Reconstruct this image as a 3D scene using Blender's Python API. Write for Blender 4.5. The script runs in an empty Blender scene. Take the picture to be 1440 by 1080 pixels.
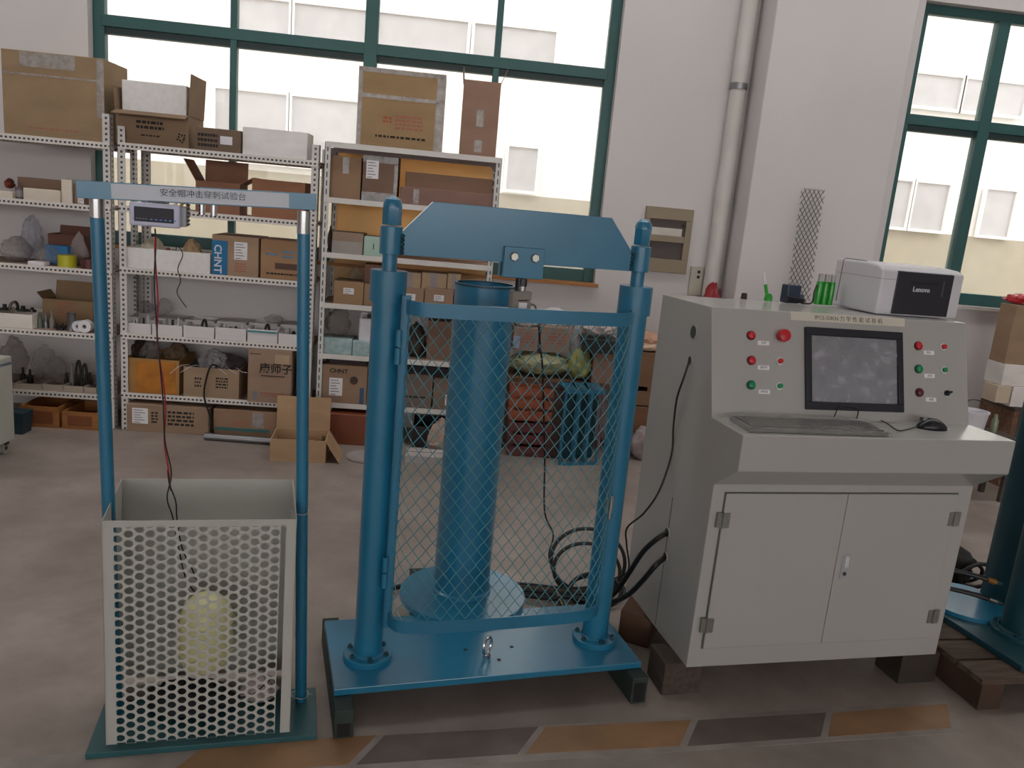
import bpy, bmesh, math, random
from math import sin, cos, pi, radians, atan2, sqrt
from mathutils import Vector, Matrix, noise as mnoise
rng = random.Random(7)
C = bpy.context.scene.collection
SC = bpy.context.scene

# ------------------------------------------------------------------ camera
F_PX, CAM_H = 1130.0, 1.55
YAW, PITCH, ROLL = radians(5.74), radians(12.11), radians(5.17)
_fw = Vector((sin(YAW) * cos(PITCH), cos(YAW) * cos(PITCH), -sin(PITCH)))
_r0 = Vector((cos(YAW), -sin(YAW), 0)); _u0 = _r0.cross(_fw)
_r = cos(ROLL) * _r0 + sin(ROLL) * _u0
_u = -sin(ROLL) * _r0 + cos(ROLL) * _u0
EYE = Vector((0, 0, CAM_H))
cam_data = bpy.data.cameras.new('camera'); cam = bpy.data.objects.new('camera', cam_data); C.objects.link(cam)
cam.matrix_world = Matrix(((_r.x, _u.x, -_fw.x, 0), (_r.y, _u.y, -_fw.y, 0), (_r.z, _u.z, -_fw.z, CAM_H), (0, 0, 0, 1)))
cam_data.sensor_width = 36.0; cam_data.lens = F_PX / 1440 * 36; cam_data.clip_start = 0.05
SC.camera = cam

# ------------------------------------------------------------------ world, sun, exposure
world = bpy.data.worlds.new('sky'); SC.world = world; world.use_nodes = True
wn = world.node_tree; wn.nodes.clear()
wo = wn.nodes.new('ShaderNodeOutputWorld'); wb = wn.nodes.new('ShaderNodeBackground')
wb.inputs[0].default_value = (1.0, 0.985, 0.975, 1); wb.inputs[1].default_value = 3.3
wn.links.new(wb.outputs[0], wo.inputs[0])
SC.view_settings.view_transform = 'Standard'; SC.view_settings.look = 'None'
SC.view_settings.gamma = 1.0; SC.view_settings.use_curve_mapping = False
SC.view_settings.exposure = 0.12

# ------------------------------------------------------------------ measuring helpers
def ray(px, py): return _fw * F_PX + _r * (px - 720) + _u * (540 - py)
def proj(p):
    v = Vector(p) - EYE; z = v.dot(_fw)
    return 720 + F_PX * v.dot(_r) / z, 540 - F_PX * v.dot(_u) / z
def floor_at(px, py, z=0.0):
    d = ray(px, py); return EYE + d * ((z - CAM_H) / d.z)
def depth_at(px, py, Y):
    d = ray(px, py); return EYE + d * (Y / d.y)
def X_at(px, Y, z):
    py = 400.0
    for _ in range(6):
        p = depth_at(px, py, Y); py = proj((p.x, Y, z))[1]
    return depth_at(px, py, Y).x
def Z_at(py, x, Y):
    lo, hi = -1.0, 5.0
    for _ in range(40):
        m = (lo + hi) / 2
        if proj((x, Y, m))[1] > py: lo = m
        else: hi = m
    return (lo + hi) / 2
class Frame:
    def __init__(s, o, deg):
        s.o = Vector((o[0], o[1], 0)); s.a = radians(deg)
        s.ex = Vector((cos(s.a), sin(s.a), 0)); s.ey = Vector((-sin(s.a), cos(s.a), 0))
    def loc(s, p):
        d = Vector(p) - s.o; return Vector((d.dot(s.ex), d.dot(s.ey), p[2]))
    def at_y(s, px, py, y):
        d = ray(px, py); q = s.o + s.ey * y
        return s.loc(EYE + d * ((q - EYE).dot(s.ey) / d.dot(s.ey)))
    def at_z(s, px, py, z): return s.loc(floor_at(px, py, z))

# ------------------------------------------------------------------ materials (all procedural)
def srgb(c):
    if isinstance(c, str): c = tuple(int(c[i:i + 2], 16) for i in (0, 2, 4))
    return tuple(((v / 255) / 12.92 if v / 255 <= 0.04045 else ((v / 255 + 0.055) / 1.055) ** 2.4) for v in c)
_mats = {}
def mat(name, col, rough=0.6, metal=0.0, vary=0.12, scale=6.0, bump=0.0, bscale=60.0, stretch=(1, 1, 1), spec=0.5, coat=0.0, col2=None, amount=None):
    if name in _mats: return _mats[name]
    m = bpy.data.materials.new(name); m.use_nodes = True
    nt = m.node_tree; n = nt.nodes; b = n['Principled BSDF']
    c = srgb(col)
    tc = n.new('ShaderNodeTexCoord'); mp = n.new('ShaderNodeMapping'); mp.inputs['Scale'].default_value = stretch
    nt.links.new(tc.outputs['Object'], mp.inputs[0])
    nz = n.new('ShaderNodeTexNoise'); nz.inputs['Scale'].default_value = scale; nz.inputs['Detail'].default_value = 6
    nt.links.new(mp.outputs[0], nz.inputs['Vector'])
    rp = n.new('ShaderNodeValToRGB')
    if col2 is None:
        lo = tuple(max(0, v * (1 - vary)) for v in c); hi = tuple(min(1, v * (1 + vary)) for v in c)
    else:
        lo, hi = srgb(col2), c
    rp.color_ramp.elements[0].position = 0.3; rp.color_ramp.elements[1].position = 0.7
    rp.color_ramp.elements[0].color = (*lo, 1); rp.color_ramp.elements[1].color = (*hi, 1)
    nt.links.new(nz.outputs[0], rp.inputs[0]); nt.links.new(rp.outputs[0], b.inputs['Base Color'])
    b.inputs['Roughness'].default_value = rough; b.inputs['Metallic'].default_value = metal
    b.inputs['Specular IOR Level'].default_value = spec; b.inputs['Coat Weight'].default_value = coat
    if bump:
        n2 = n.new('ShaderNodeTexNoise'); n2.inputs['Scale'].default_value = bscale; nt.links.new(mp.outputs[0], n2.inputs['Vector'])
        bp = n.new('ShaderNodeBump'); bp.inputs['Strength'].default_value = bump; bp.inputs['Distance'].default_value = 0.01
        nt.links.new(n2.outputs[0], bp.inputs['Height']); nt.links.new(bp.outputs[0], b.inputs['Normal'])
    _mats[name] = m; return m
def film(name, col, alpha=0.5, rough=0.25):
    if name in _mats: return _mats[name]
    m = bpy.data.materials.new(name); m.use_nodes = True
    nt = m.node_tree; n = nt.nodes; b = n['Principled BSDF']; out = n['Material Output']
    b.inputs['Base Color'].default_value = (*srgb(col), 1); b.inputs['Roughness'].default_value = rough
    tr = n.new('ShaderNodeBsdfTransparent'); mx = n.new('ShaderNodeMixShader')
    tc = n.new('ShaderNodeTexCoord'); nz = n.new('ShaderNodeTexNoise'); nz.inputs['Scale'].default_value = 25
    nt.links.new(tc.outputs['Object'], nz.inputs['Vector'])
    mr = n.new('ShaderNodeMapRange'); mr.inputs[3].default_value = max(0, alpha - 0.25); mr.inputs[4].default_value = min(1, alpha + 0.25)
    nt.links.new(nz.outputs[0], mr.inputs[0]); nt.links.new(mr.outputs[0], mx.inputs[0])
    nt.links.new(tr.outputs[0], mx.inputs[1]); nt.links.new(b.outputs[0], mx.inputs[2]); nt.links.new(mx.outputs[0], out.inputs[0])
    _mats[name] = m; return m
def glass(name, tint='f8f9f8', haze=0.06):
    m = bpy.data.materials.new(name); m.use_nodes = True
    nt = m.node_tree; n = nt.nodes; n.remove(n['Principled BSDF']); out = n['Material Output']
    tr = n.new('ShaderNodeBsdfTransparent'); tr.inputs[0].default_value = (*srgb(tint), 1)
    gl = n.new('ShaderNodeBsdfGlossy'); gl.inputs['Roughness'].default_value = 0.05
    mx = n.new('ShaderNodeMixShader'); fr = n.new('ShaderNodeFresnel'); fr.inputs[0].default_value = 1.3
    nt.links.new(fr.outputs[0], mx.inputs[0]); nt.links.new(tr.outputs[0], mx.inputs[1]); nt.links.new(gl.outputs[0], mx.inputs[2])
    df = n.new('ShaderNodeBsdfTranslucent'); df.inputs[0].default_value = (0.92, 0.91, 0.90, 1)
    mx2 = n.new('ShaderNodeMixShader')
    tc = n.new('ShaderNodeTexCoord'); nz = n.new('ShaderNodeTexNoise'); nz.inputs['Scale'].default_value = 2.5
    mr = n.new('ShaderNodeMapRange'); mr.inputs[3].default_value = 0; mr.inputs[4].default_value = haze * 2
    nt.links.new(tc.outputs['Object'], nz.inputs['Vector']); nt.links.new(nz.outputs[0], mr.inputs[0]); nt.links.new(mr.outputs[0], mx2.inputs[0])
    nt.links.new(mx.outputs[0], mx2.inputs[1]); nt.links.new(df.outputs[0], mx2.inputs[2]); nt.links.new(mx2.outputs[0], out.inputs[0])
    return m
def slotted(name, col, pitch=0.025, hole=0.55, lo=0.3, hi=0.62):
    """painted angle steel with a row of punched slots; uv: u metres along, v across 0..1"""
    m = mat(name, col, 0.45, vary=0.06)
    nt = m.node_tree; n = nt.nodes; b = n['Principled BSDF']
    uv = n.new('ShaderNodeUVMap'); sp = n.new('ShaderNodeSeparateXYZ'); nt.links.new(uv.outputs[0], sp.inputs[0])
    def mth(op, a, bb=None):
        k = n.new('ShaderNodeMath'); k.operation = op
        for i, v in enumerate((a, bb)):
            if v is None: continue
            if isinstance(v, (int, float)): k.inputs[i].default_value = v
            else: nt.links.new(v, k.inputs[i])
        return k.outputs[0]
    fr = mth('FRACT', mth('DIVIDE', sp.outputs[0], pitch))
    a = mth('LESS_THAN', fr, hole); c1 = mth('GREATER_THAN', sp.outputs[1], lo); c2 = mth('LESS_THAN', sp.outputs[1], hi)
    msk = mth('MULTIPLY', a, mth('MULTIPLY', c1, c2))
    mx = n.new('ShaderNodeMix'); mx.data_type = 'RGBA'
    old = b.inputs['Base Color'].links[0].from_socket
    nt.links.new(msk, mx.inputs['Factor']); nt.links.new(old, mx.inputs['A']); mx.inputs['B'].default_value = (0.05, 0.045, 0.05, 1)
    nt.links.new(mx.outputs['Result'], b.inputs['Base Color'])
    return m

M_WALL = mat('wall_plaster', 'd6d1d0', 0.9, vary=0.03, scale=1.5, bump=0.05, bscale=40, spec=0.2)
M_TEAL = mat('teal_paint', '1d7092', 0.32, vary=0.10, scale=5, bump=0.02, bscale=90, spec=0.6, coat=0.45)
M_TEAL.node_tree.nodes['Principled BSDF'].inputs['Coat Roughness'].default_value = 0.16
M_TEAL_DARK_SHADED = mat('dark_shaded_teal_paint', '15424e', 0.42, vary=0.12, scale=5, bump=0.03)  # teal darkened to paint shade on the second press; also small dark parts
M_GREEN = mat('green_window_paint', '2c5a58', 0.45, vary=0.1, scale=3)
M_RACK = slotted('rack_paint', 'dcd6d0')
M_RACK_POST = slotted('rack_post_paint', 'd2cdc9', pitch=0.03, hole=0.45, lo=0.38, hi=0.66)
M_RACK_B = slotted('rack_post_grey', 'cfcdc9', pitch=0.05, hole=0.62, lo=0.4, hi=0.6)
M_PLAIN = mat('rack_plain_paint', 'd9d4cf', 0.5, vary=0.05)
M_SHELF = mat('shelf_board', '9a8377', 0.8, vary=0.2, scale=9)
M_CAB = mat('light_grey_enamel', 'aba9a5', 0.26, vary=0.02, scale=2, coat=0.2)
M_CABD = mat('grey_seam', '55574f', 0.6)
M_CHROME = mat('bright_steel', 'c9c9c9', 0.2, metal=1.0, vary=0.08)
M_STEEL = mat('dull_steel', '8d8d90', 0.4, metal=0.9, vary=0.15)
M_BLACK = mat('black_rubber', '141416', 0.5, vary=0.2)
M_BLACKG = mat('black_plastic', '1b1b20', 0.3, vary=0.1)
M_WHITE = mat('white_plastic', 'dcdae0', 0.4, vary=0.04)
M_PAPER = mat('white_paper', 'e8e6e8', 0.8, vary=0.04)
M_FOAM = mat('white_foam', 'e9e6e4', 0.9, vary=0.05, scale=30)
M_INK = mat('black_ink', '2a221f', 0.8, vary=0.1)
M_INKR = mat('faded_red_ink', 'a86a58', 0.8, vary=0.2)
M_INKB = mat('faded_blue_ink', '5f86a0', 0.8, vary=0.2)
M_CLEAR = film('clear_tape', 'd8d2cf', 0.42, 0.15)
M_RED = mat('red_plastic', 'c2202c', 0.35, vary=0.1)
M_GRN = mat('green_plastic', '0c8a56', 0.35, vary=0.1)
M_YEL = mat('yellow_plastic', 'b9b426', 0.35, vary=0.08)
M_BASKET = mat('basket_enamel', 'b3b2ab', 0.45, vary=0.04)
M_WOOD = mat('worn_wood', '6d4f3c', 0.8, vary=0.35, scale=8, stretch=(1, 6, 6), bump=0.2)
M_WOODD = mat('dark_wood', '4a4038', 0.8, vary=0.35, scale=8, stretch=(6, 1, 6), bump=0.2)
M_SKID = mat('dark_green_beam', '2c3834', 0.7, vary=0.3, scale=12)
def card(col):
    c = [int(col[i:i + 2], 16) for i in (0, 2, 4)]; g = sum(c) / 3
    c = [min(255, v * 0.88 + g * 0.12 + 17) for v in c]
    return mat('cardboard_' + col, tuple(c), 0.85, vary=0.13, scale=3.5, bump=0.04, bscale=30, stretch=(1, 1, 2.2), spec=0.25)

# ------------------------------------------------------------------ mesh builder
class MB:
    def __init__(s): s.v = []; s.f = []; s.uv = {}
    def add(s, vs, fs, uvs=None):
        k = len(s.v); s.v += [tuple(v) for v in vs]
        for i, f in enumerate(fs):
            if uvs: s.uv[len(s.f)] = uvs[i]
            s.f.append([k + j for j in f])
        return s
    def box(s, x0, x1, y0, y1, z0, z1, M=None):
        vs = [Vector((x, y, z)) for z in (z0, z1) for y in (y0, y1) for x in (x0, x1)]
        if M is not None: vs = [M @ v for v in vs]
        return s.add(vs, [(0, 2, 3, 1), (4, 5, 7, 6), (0, 1, 5, 4), (2, 6, 7, 3), (0, 4, 6, 2), (1, 3, 7, 5)])
    def prism(s, pts, ax, a0, a1):
        def P(p, a):
            return {'x': (a, p[0], p[1]), 'y': (p[0], a, p[1]), 'z': (p[0], p[1], a)}[ax]
        n = len(pts); vs = [P(p, a0) for p in pts] + [P(p, a1) for p in pts]
        return s.add(vs, [tuple(range(n))[::-1], tuple(range(n, 2 * n))] + [(i, (i + 1) % n, n + (i + 1) % n, n + i) for i in range(n)])
    def hull(s, lo, hi):
        """frustum between two rings of equal length"""
        n = len(lo)
        return s.add(list(lo) + list(hi), [tuple(range(n))[::-1], tuple(range(n, 2 * n))] + [(i, (i + 1) % n, n + (i + 1) % n, n + i) for i in range(n)])
    def cyl(s, p0, p1, r, n=24, r1=None, cap=True):
        p0, p1 = Vector(p0), Vector(p1); d = (p1 - p0).normalized()
        a = d.orthogonal().normalized(); b = d.cross(a); r1 = r if r1 is None else r1
        vs = [p0 + (a * cos(t) + b * sin(t)) * r for t in (2 * pi * i / n for i in range(n))] + [p1 + (a * cos(t) + b * sin(t)) * r1 for t in (2 * pi * i / n for i in range(n))]
        fs = [(i, (i + 1) % n, n + (i + 1) % n, n + i) for i in range(n)]
        if cap: fs += [tuple(range(n))[::-1], tuple(range(n, 2 * n))]
        return s.add(vs, fs)
    def pipe(s, p0, p1, ro, ri, n=24):
        p0, p1 = Vector(p0), Vector(p1); d = (p1 - p0).normalized(); a = d.orthogonal().normalized(); b = d.cross(a)
        rings = [(p0, ro), (p1, ro), (p1, ri), (p0, ri)]
        vs = [c + (a * cos(2 * pi * i / n) + b * sin(2 * pi * i / n)) * r for c, r in rings for i in range(n)]
        return s.add(vs, [(k * n + i, k * n + (i + 1) % n, ((k + 1) % 4) * n + (i + 1) % n, ((k + 1) % 4) * n + i) for k in range(4) for i in range(n)])
    def lathe(s, prof, c=(0, 0, 0), n=24):
        vs = []; fs = []; rings = []
        for r, z in prof:
            if r < 1e-6: rings.append([len(vs)]); vs.append((c[0], c[1], c[2] + z))
            else:
                rings.append(list(range(len(vs), len(vs) + n)))
                vs += [(c[0] + r * cos(2 * pi * i / n), c[1] + r * sin(2 * pi * i / n), c[2] + z) for i in range(n)]
        for A, B in zip(rings, rings[1:]):
            for i in range(n):
                j = (i + 1) % n
                if len(A) == 1 and len(B) == 1: continue
                if len(A) == 1: fs.append((A[0], B[j], B[i]))
                elif len(B) == 1: fs.append((A[i], A[j], B[0]))
                else: fs.append((A[i], A[j], B[j], B[i]))
        return s.add(vs, fs)
    def tube(s, pts, r, n=8, closed=False):
        pts = [Vector(p) for p in pts]; m = len(pts)
        rr = r if isinstance(r, (list, tuple)) else [r] * m
        vs = []; a = None
        for i, p in enumerate(pts):
            if closed: d = (pts[(i + 1) % m] - pts[i - 1])
            else: d = pts[min(i + 1, m - 1)] - pts[max(i - 1, 0)]
            d.normalize()
            if a is None: a = d.orthogonal().normalized()
            a = (a - d * a.dot(d)).normalized(); b = d.cross(a)
            vs += [p + (a * cos(2 * pi * k / n) + b * sin(2 * pi * k / n)) * rr[i] for k in range(n)]
        fs = [(i * n + k, i * n + (k + 1) % n, ((i + 1) % m) * n + (k + 1) % n, ((i + 1) % m) * n + k) for i in range(m if closed else m - 1) for k in range(n)]
        if not closed: fs += [tuple(range(n))[::-1], tuple(range((m - 1) * n, m * n))]
        return s.add(vs, fs)
    def build(s, name, m, parent=None, smooth=None, bevel=0.0, seg=2, loc=None, rot=None):
        me = bpy.data.meshes.new(name); me.from_pydata(s.v, [], s.f)
        if s.uv:
            lay = me.uv_layers.new(name='UVMap')
            for fi, uvs in s.uv.items():
                for li, q in zip(me.polygons[fi].loop_indices, uvs): lay.data[li].uv = q
        else:
            bm = bmesh.new(); bm.from_mesh(me); bmesh.ops.recalc_face_normals(bm, faces=bm.faces); bm.to_mesh(me); bm.free()
        me.materials.append(m)
        if smooth:
            for p in me.polygons: p.use_smooth = True
            me.set_sharp_from_angle(angle=radians(smooth if smooth is not True else 35))
        o = bpy.data.objects.new(name, me); C.objects.link(o)
        if parent is not None: o.parent = parent
        if loc is not None: o.location = loc
        if rot is not None: o.rotation_euler = rot
        if bevel:
            md = o.modifiers.new('bevel', 'BEVEL'); md.width = bevel; md.segments = seg; md.limit_method = 'ANGLE'
        return o
def smooth_path(pts, k=6, closed=False):
    pts = [Vector(p) for p in pts]; out = []; n = len(pts)
    for i in range(n if closed else n - 1):
        if closed: p0, p1, p2, p3 = pts[i - 1], pts[i], pts[(i + 1) % n], pts[(i + 2) % n]
        else: p0, p1, p2, p3 = pts[max(i - 1, 0)], pts[i], pts[i + 1], pts[min(i + 2, n - 1)]
        for j in range(k):
            t = j / k
            out.append(0.5 * ((2 * p1) + (-p0 + p2) * t + (2 * p0 - 5 * p1 + 4 * p2 - p3) * t * t + (-p0 + 3 * p1 - 3 * p2 + p3) * t ** 3))
    if not closed: out.append(pts[-1])
    return out
def tag(o, label=None, cat=None, group=None, kind=None):
    if label: o['label'] = label
    if cat: o['category'] = cat
    if group: o['group'] = group
    if kind: o['kind'] = kind
    return o
def thing(name, label, cat, loc=(0, 0, 0), rotz=0.0, group=None):
    o = bpy.data.objects.new(name, None); C.objects.link(o); o.empty_display_size = 0.1
    o.location = loc; o.rotation_euler = (0, 0, rotz); return tag(o, label, cat, group)
def struct(o): o['kind'] = 'structure'; return o
def bx(x0, x1, y0, y1, z0, z1, M=None): return MB().box(x0, x1, y0, y1, z0, z1, M)
def text(s, size, m, parent, loc, rot=(pi / 2, 0, 0), name='lettering', extrude=0.0006, sx=1.0, align='LEFT', bold=0.0):
    cu = bpy.data.curves.new(name, 'FONT'); cu.body = s; cu.size = size; cu.extrude = extrude; cu.align_x = align; cu.align_y = 'BOTTOM_BASELINE'
    cu.offset = bold; cu.resolution_u = 2
    to = bpy.data.objects.new(name, cu); C.objects.link(to)
    dg = bpy.context.evaluated_depsgraph_get(); me = bpy.data.meshes.new_from_object(to.evaluated_get(dg))
    bpy.data.objects.remove(to); me.materials.clear(); me.materials.append(m)
    o = bpy.data.objects.new(name, me); C.objects.link(o); o.parent = parent; o.location = loc; o.rotation_euler = rot; o.scale = (sx, 1, 1)
    return o

# ================================================================== SETTING
XL, XR, YB, YF, ZC = -8.0, 9.5, -13.0, 5.50, 5.2
def floor_mat():
    m = mat('concrete_floor', 'a3978f', 0.42, vary=0.12, scale=0.9, bump=0.04, bscale=14, spec=0.45)
    nt = m.node_tree; n = nt.nodes; b = n['Principled BSDF']
    nz = n.new('ShaderNodeTexNoise'); nz.inputs['Scale'].default_value = 3.2; nz.inputs['Detail'].default_value = 8; nz.inputs['Roughness'].default_value = 0.65
    tc = n.new('ShaderNodeTexCoord'); nt.links.new(tc.outputs['Object'], nz.inputs['Vector'])
    rp = n.new('ShaderNodeValToRGB'); rp.color_ramp.elements[0].position = 0.35; rp.color_ramp.elements[1].position = 0.65
    rp.color_ramp.elements[0].color = (0.62, 0.60, 0.58, 1); rp.color_ramp.elements[1].color = (1, 1, 1, 1)
    nt.links.new(nz.outputs[0], rp.inputs[0])
    mx = n.new('ShaderNodeMix'); mx.data_type = 'RGBA'; mx.blend_type = 'MULTIPLY'; mx.inputs['Factor'].default_value = 0.8
    old = b.inputs['Base Color'].links[0].from_socket
    nt.links.new(old, mx.inputs['A']); nt.links.new(rp.outputs[0], mx.inputs['B']); nt.links.new(mx.outputs['Result'], b.inputs['Base Color'])
    rr = n.new('ShaderNodeMapRange'); rr.inputs[3].default_value = 0.32; rr.inputs[4].default_value = 0.6
    nt.links.new(nz.outputs[0], rr.inputs[0]); nt.links.new(rr.outputs[0], b.inputs['Roughness'])
    return m
floor = struct(bx(XL, XR, YB, YF + 0.2, -0.1, 0).build('floor', floor_mat()))
cm = MB(); ADDED_SLOT0, ADDED_SLOT1 = 3.3, 4.3  # unseen roof slot, added so daylight brightens the back wall
cm.box(XL, XR, YB, ADDED_SLOT0, ZC, ZC + 0.15); cm.box(XL, XR, ADDED_SLOT1, YF + 0.2, ZC, ZC + 0.15); cm.box(XL, -5.5, ADDED_SLOT0, ADDED_SLOT1, ZC, ZC + 0.15); cm.box(7.5, XR, ADDED_SLOT0, ADDED_SLOT1, ZC, ZC + 0.15)
struct(cm.build('ceiling', mat('ceiling_white', 'cfcbc8', 0.9, vary=0.03)))
struct(bx(XL - 0.2, XL, YB, YF + 0.2, 0, ZC).build('wall_left', M_WALL))
struct(bx(XR, XR + 0.2, YB, YF + 0.2, 0, ZC).build('wall_right', M_WALL))
W1 = (-2.26, 1.06, 1.11, 3.15); W2 = (3.07, 5.6, 1.17, 3.15)
wm = MB(); Ya, Yb = YF, YF + 0.2
for x0, x1, z0, z1 in ((XL, W1[0], 0, ZC), (W1[0], W1[1], 0, W1[2]), (W1[0], W1[1], W1[3], ZC), (W1[1], W2[0], 0, ZC), (W2[0], W2[1], 0, W2[2]), (W2[0], W2[1], W2[3], ZC), (W2[1], XR, 0, ZC)):
    wm.box(x0, x1, Ya, Yb, z0, z1)
struct(wm.build('wall_back', M_WALL))
struct(bx(1.95, 2.86, 5.2, YF, 0, ZC).build('wall_pillar', M_WALL, bevel=0.008))
struct(MB().box(XL, XR, YB, YB + 0.2, 4.8, ZC).box(XL, XR, YB, YB + 0.2, 0, 1.2).build('wall_front', M_WALL))  # unseen wall; low part added to cut light on near lower surfaces
# painted diagonal floor tiles along the front edge of the walkway
tile_o = mat('ochre_tile', '967250', 0.45, vary=0.25, scale=5, bump=0.05, bscale=40)
tile_g = mat('slate_tile', '6a5d56', 0.5, vary=0.25, scale=6, bump=0.05, bscale=40)
ed = [(-1.75, 1.72), (-1.05, 1.86), (-0.65, 1.925), (-0.151, 1.993), (0.332, 2.055), (0.837, 2.109), (1.319, 2.172), (1.806, 2.239)]
back = [(-1.68, 1.86), (-0.98, 1.98), (-0.58, 2.055), (-0.082, 2.122), (0.408, 2.182), (0.913, 2.239), (1.399, 2.300), (1.877, 2.372)]
cols = [tile_g, None, tile_o, tile_o, tile_g, tile_o, tile_g, tile_o]
for k in range(2, 7):
    g = 0.012
    q = [ed[k], ed[k + 1], back[k + 1], back[k]]
    q = [(q[0][0] + g, q[0][1]), (q[1][0] - g, q[1][1]), (q[2][0] - g, q[2][1]), (q[3][0] + g, q[3][1])]
    t = MB().prism(q, 'z', 0.0, 0.003).build('floor_tile', cols[k + 1] if k < 7 else tile_o, floor)
    t['label'] = 'ochre parallelogram floor tile' if cols[k + 1] is tile_o else 'dark grey parallelogram floor tile'
MB().prism([(-1.3, 1.81), (1.82, 2.215), (1.9, 2.395), (-1.2, 1.97)], 'z', 0.0, 0.0015).build('joint_bed', mat('pale_grout', '99908a', 0.7, vary=0.2, scale=8), floor)

def window(name, W, mulls, transoms, heavy):
    x0, x1, z0, z1 = W
    root = thing(name, None, None, (0, 0, 0)); struct(root)
    Yw0, Yw1 = 5.57, 5.63
    fr = MB(); t = 0.07
    fr.box(x0, x0 + t, Yw0, Yw1, z0, z1); fr.box(x1 - t, x1, Yw0, Yw1, z0, z1)
    fr.box(x0 + t, x1 - t, Yw0, Yw1, z0, z0 + 0.085); fr.box(x0 + t, x1 - t, Yw0, Yw1, z1 - 0.06, z1)
    fr.build('window_frame', M_GREEN, root, bevel=0.004)
    for mx in mulls:
        w = 0.042 if mx in heavy else 0.021
        bx(mx - w, mx + w, Yw0 - 0.008 * (mx in heavy), Yw1, z0 + 0.08, z1 - 0.05).build('mullion', M_GREEN, root, bevel=0.003)
    for tz in transoms:
        bx(x0 + 0.05, x1 - 0.05, Yw0 - 0.004, Yw1 - 0.004, tz - 0.035, tz + 0.035).build('transom', M_GREEN, root, bevel=0.004)
        bx(x0 + 0.06, x1 - 0.06, Yw0 + 0.018, Yw1 + 0.01, tz - 0.075, tz - 0.03).build('sash_rail', mat('sash_rail', '243c3c', 0.5), root)
    xs = [x0 + 0.06] + sorted(mulls) + [x1 - 0.06]; zs = [z0 + 0.07] + sorted(transoms) + [z1 - 0.05]
    gm = glass('window_glass', haze=0.05)
    for a, b in zip(xs, xs[1:]):
        for c, d in zip(zs, zs[1:]):
            bx(a, b, 5.598, 5.603, c, d).build('pane', gm, root)
    return root
w1 = window('window_1', W1, [-1.405, -0.545, 0.27], [2.485], [-0.545])
bx(W1[0] - 0.02, W1[1] + 0.02, 5.455, 5.565, 1.09, 1.112).build('window_sill', mat('sill_wood', 'a9713f', 0.6, vary=0.2, stretch=(1, 8, 8)), w1)
w2 = window('window_2', W2, [3.69, 4.35, 5.0], [2.41], [3.69])
bx(W2[0], W2[1], 5.455, 5.565, 1.15, 1.172).build('window_sill', mat('stone_sill', 'c9c4bf', 0.7), w2)

# outside: the facade across the yard
M_FAC = mat('facade_white', 'f4f2ee', 0.9, vary=0.02)
yard = struct(bx(-14, 18, 5.76, 30, -0.3, -0.2).build('floor_yard', mat('yard_concrete', 'b8b0a4', 0.9)))
fac = thing('facade_building', 'white painted building with grey windows seen through the shop windows', 'building', (2, 10, 0))
FO = Vector((2, 10, 0))
m = MB()
m.box(-12, 14, 0, 4, 1.75, 9).build('wall', M_FAC, fac)
bx(-12, 14, 0.0, 4, -0.3, 1.75).build('lower_wall', mat('facade_beige', 'aaa18e', 0.9, vary=0.06), fac)
M_FW = mat('facade_window_grey', 'bdbabc', 0.4, vary=0.08)
def fwin(x0, x1, z0, z1):
    w = bx(x0 - 2, x1 - 2, -0.04, 0.02, z0, z1).build('facade_window', M_FW, fac)
    f = MB(); e = 0.035
    f.box(x0 - 2 - e, x1 - 2 + e, -0.07, -0.03, z1, z1 + e); f.box(x0 - 2 - e, x1 - 2 + e, -0.07, -0.03, z0 - e, z0)
    f.box(x0 - 2 - e, x0 - 2, -0.07, -0.03, z0, z1); f.box(x1 - 2, x1 - 2 + e, -0.07, -0.03, z0, z1)
    f.build('window_trim', M_FAC, w)
for a, b in ((-2.5, -1.9), (-1.84, -1.0), (-0.93, 0.12), (0.2, 1.15), (4.1, 5.1), (5.6, 6.2), (6.25, 7.05), (8.2, 9.2)): fwin(a, b, 3.25, 3.62)
for a, b in ((-2.7, -1.9), (-1.84, -0.9), (0.71, 1.06)): fwin(a, b, 1.85 if a < 0 else 1.8, 2.62 if a < 0 else 2.3)
for a, b in ((5.35, 5.8), (5.86, 6.3), (6.8, 7.2)): fwin(a, b, 1.78, 2.35)

# ================================================================== WALL FITTINGS
p = thing('drain_pipe', 'white painted vertical drain pipe in the corner beside the pillar', 'pipe', (1.86, 5.44, 0))
MB().cyl((0, 0, 0), (0, 0, ZC), 0.052, 24).build('pipe', mat('pipe_white', 'cfc9c4', 0.45, vary=0.1, scale=3), p, smooth=True)
zb = Z_at(122, 1.86, 5.44)
MB().pipe((0, 0, zb - 0.02), (0, 0, zb + 0.02), 0.058, 0.05).build('bracket', M_STEEL, p, smooth=True)
MB().pipe((0, 0, zb - 0.75), (0, 0, zb - 0.62), 0.057, 0.05).build('coupling', mat('pipe_white', 'cfc9c4'), p, smooth=True)

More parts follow.
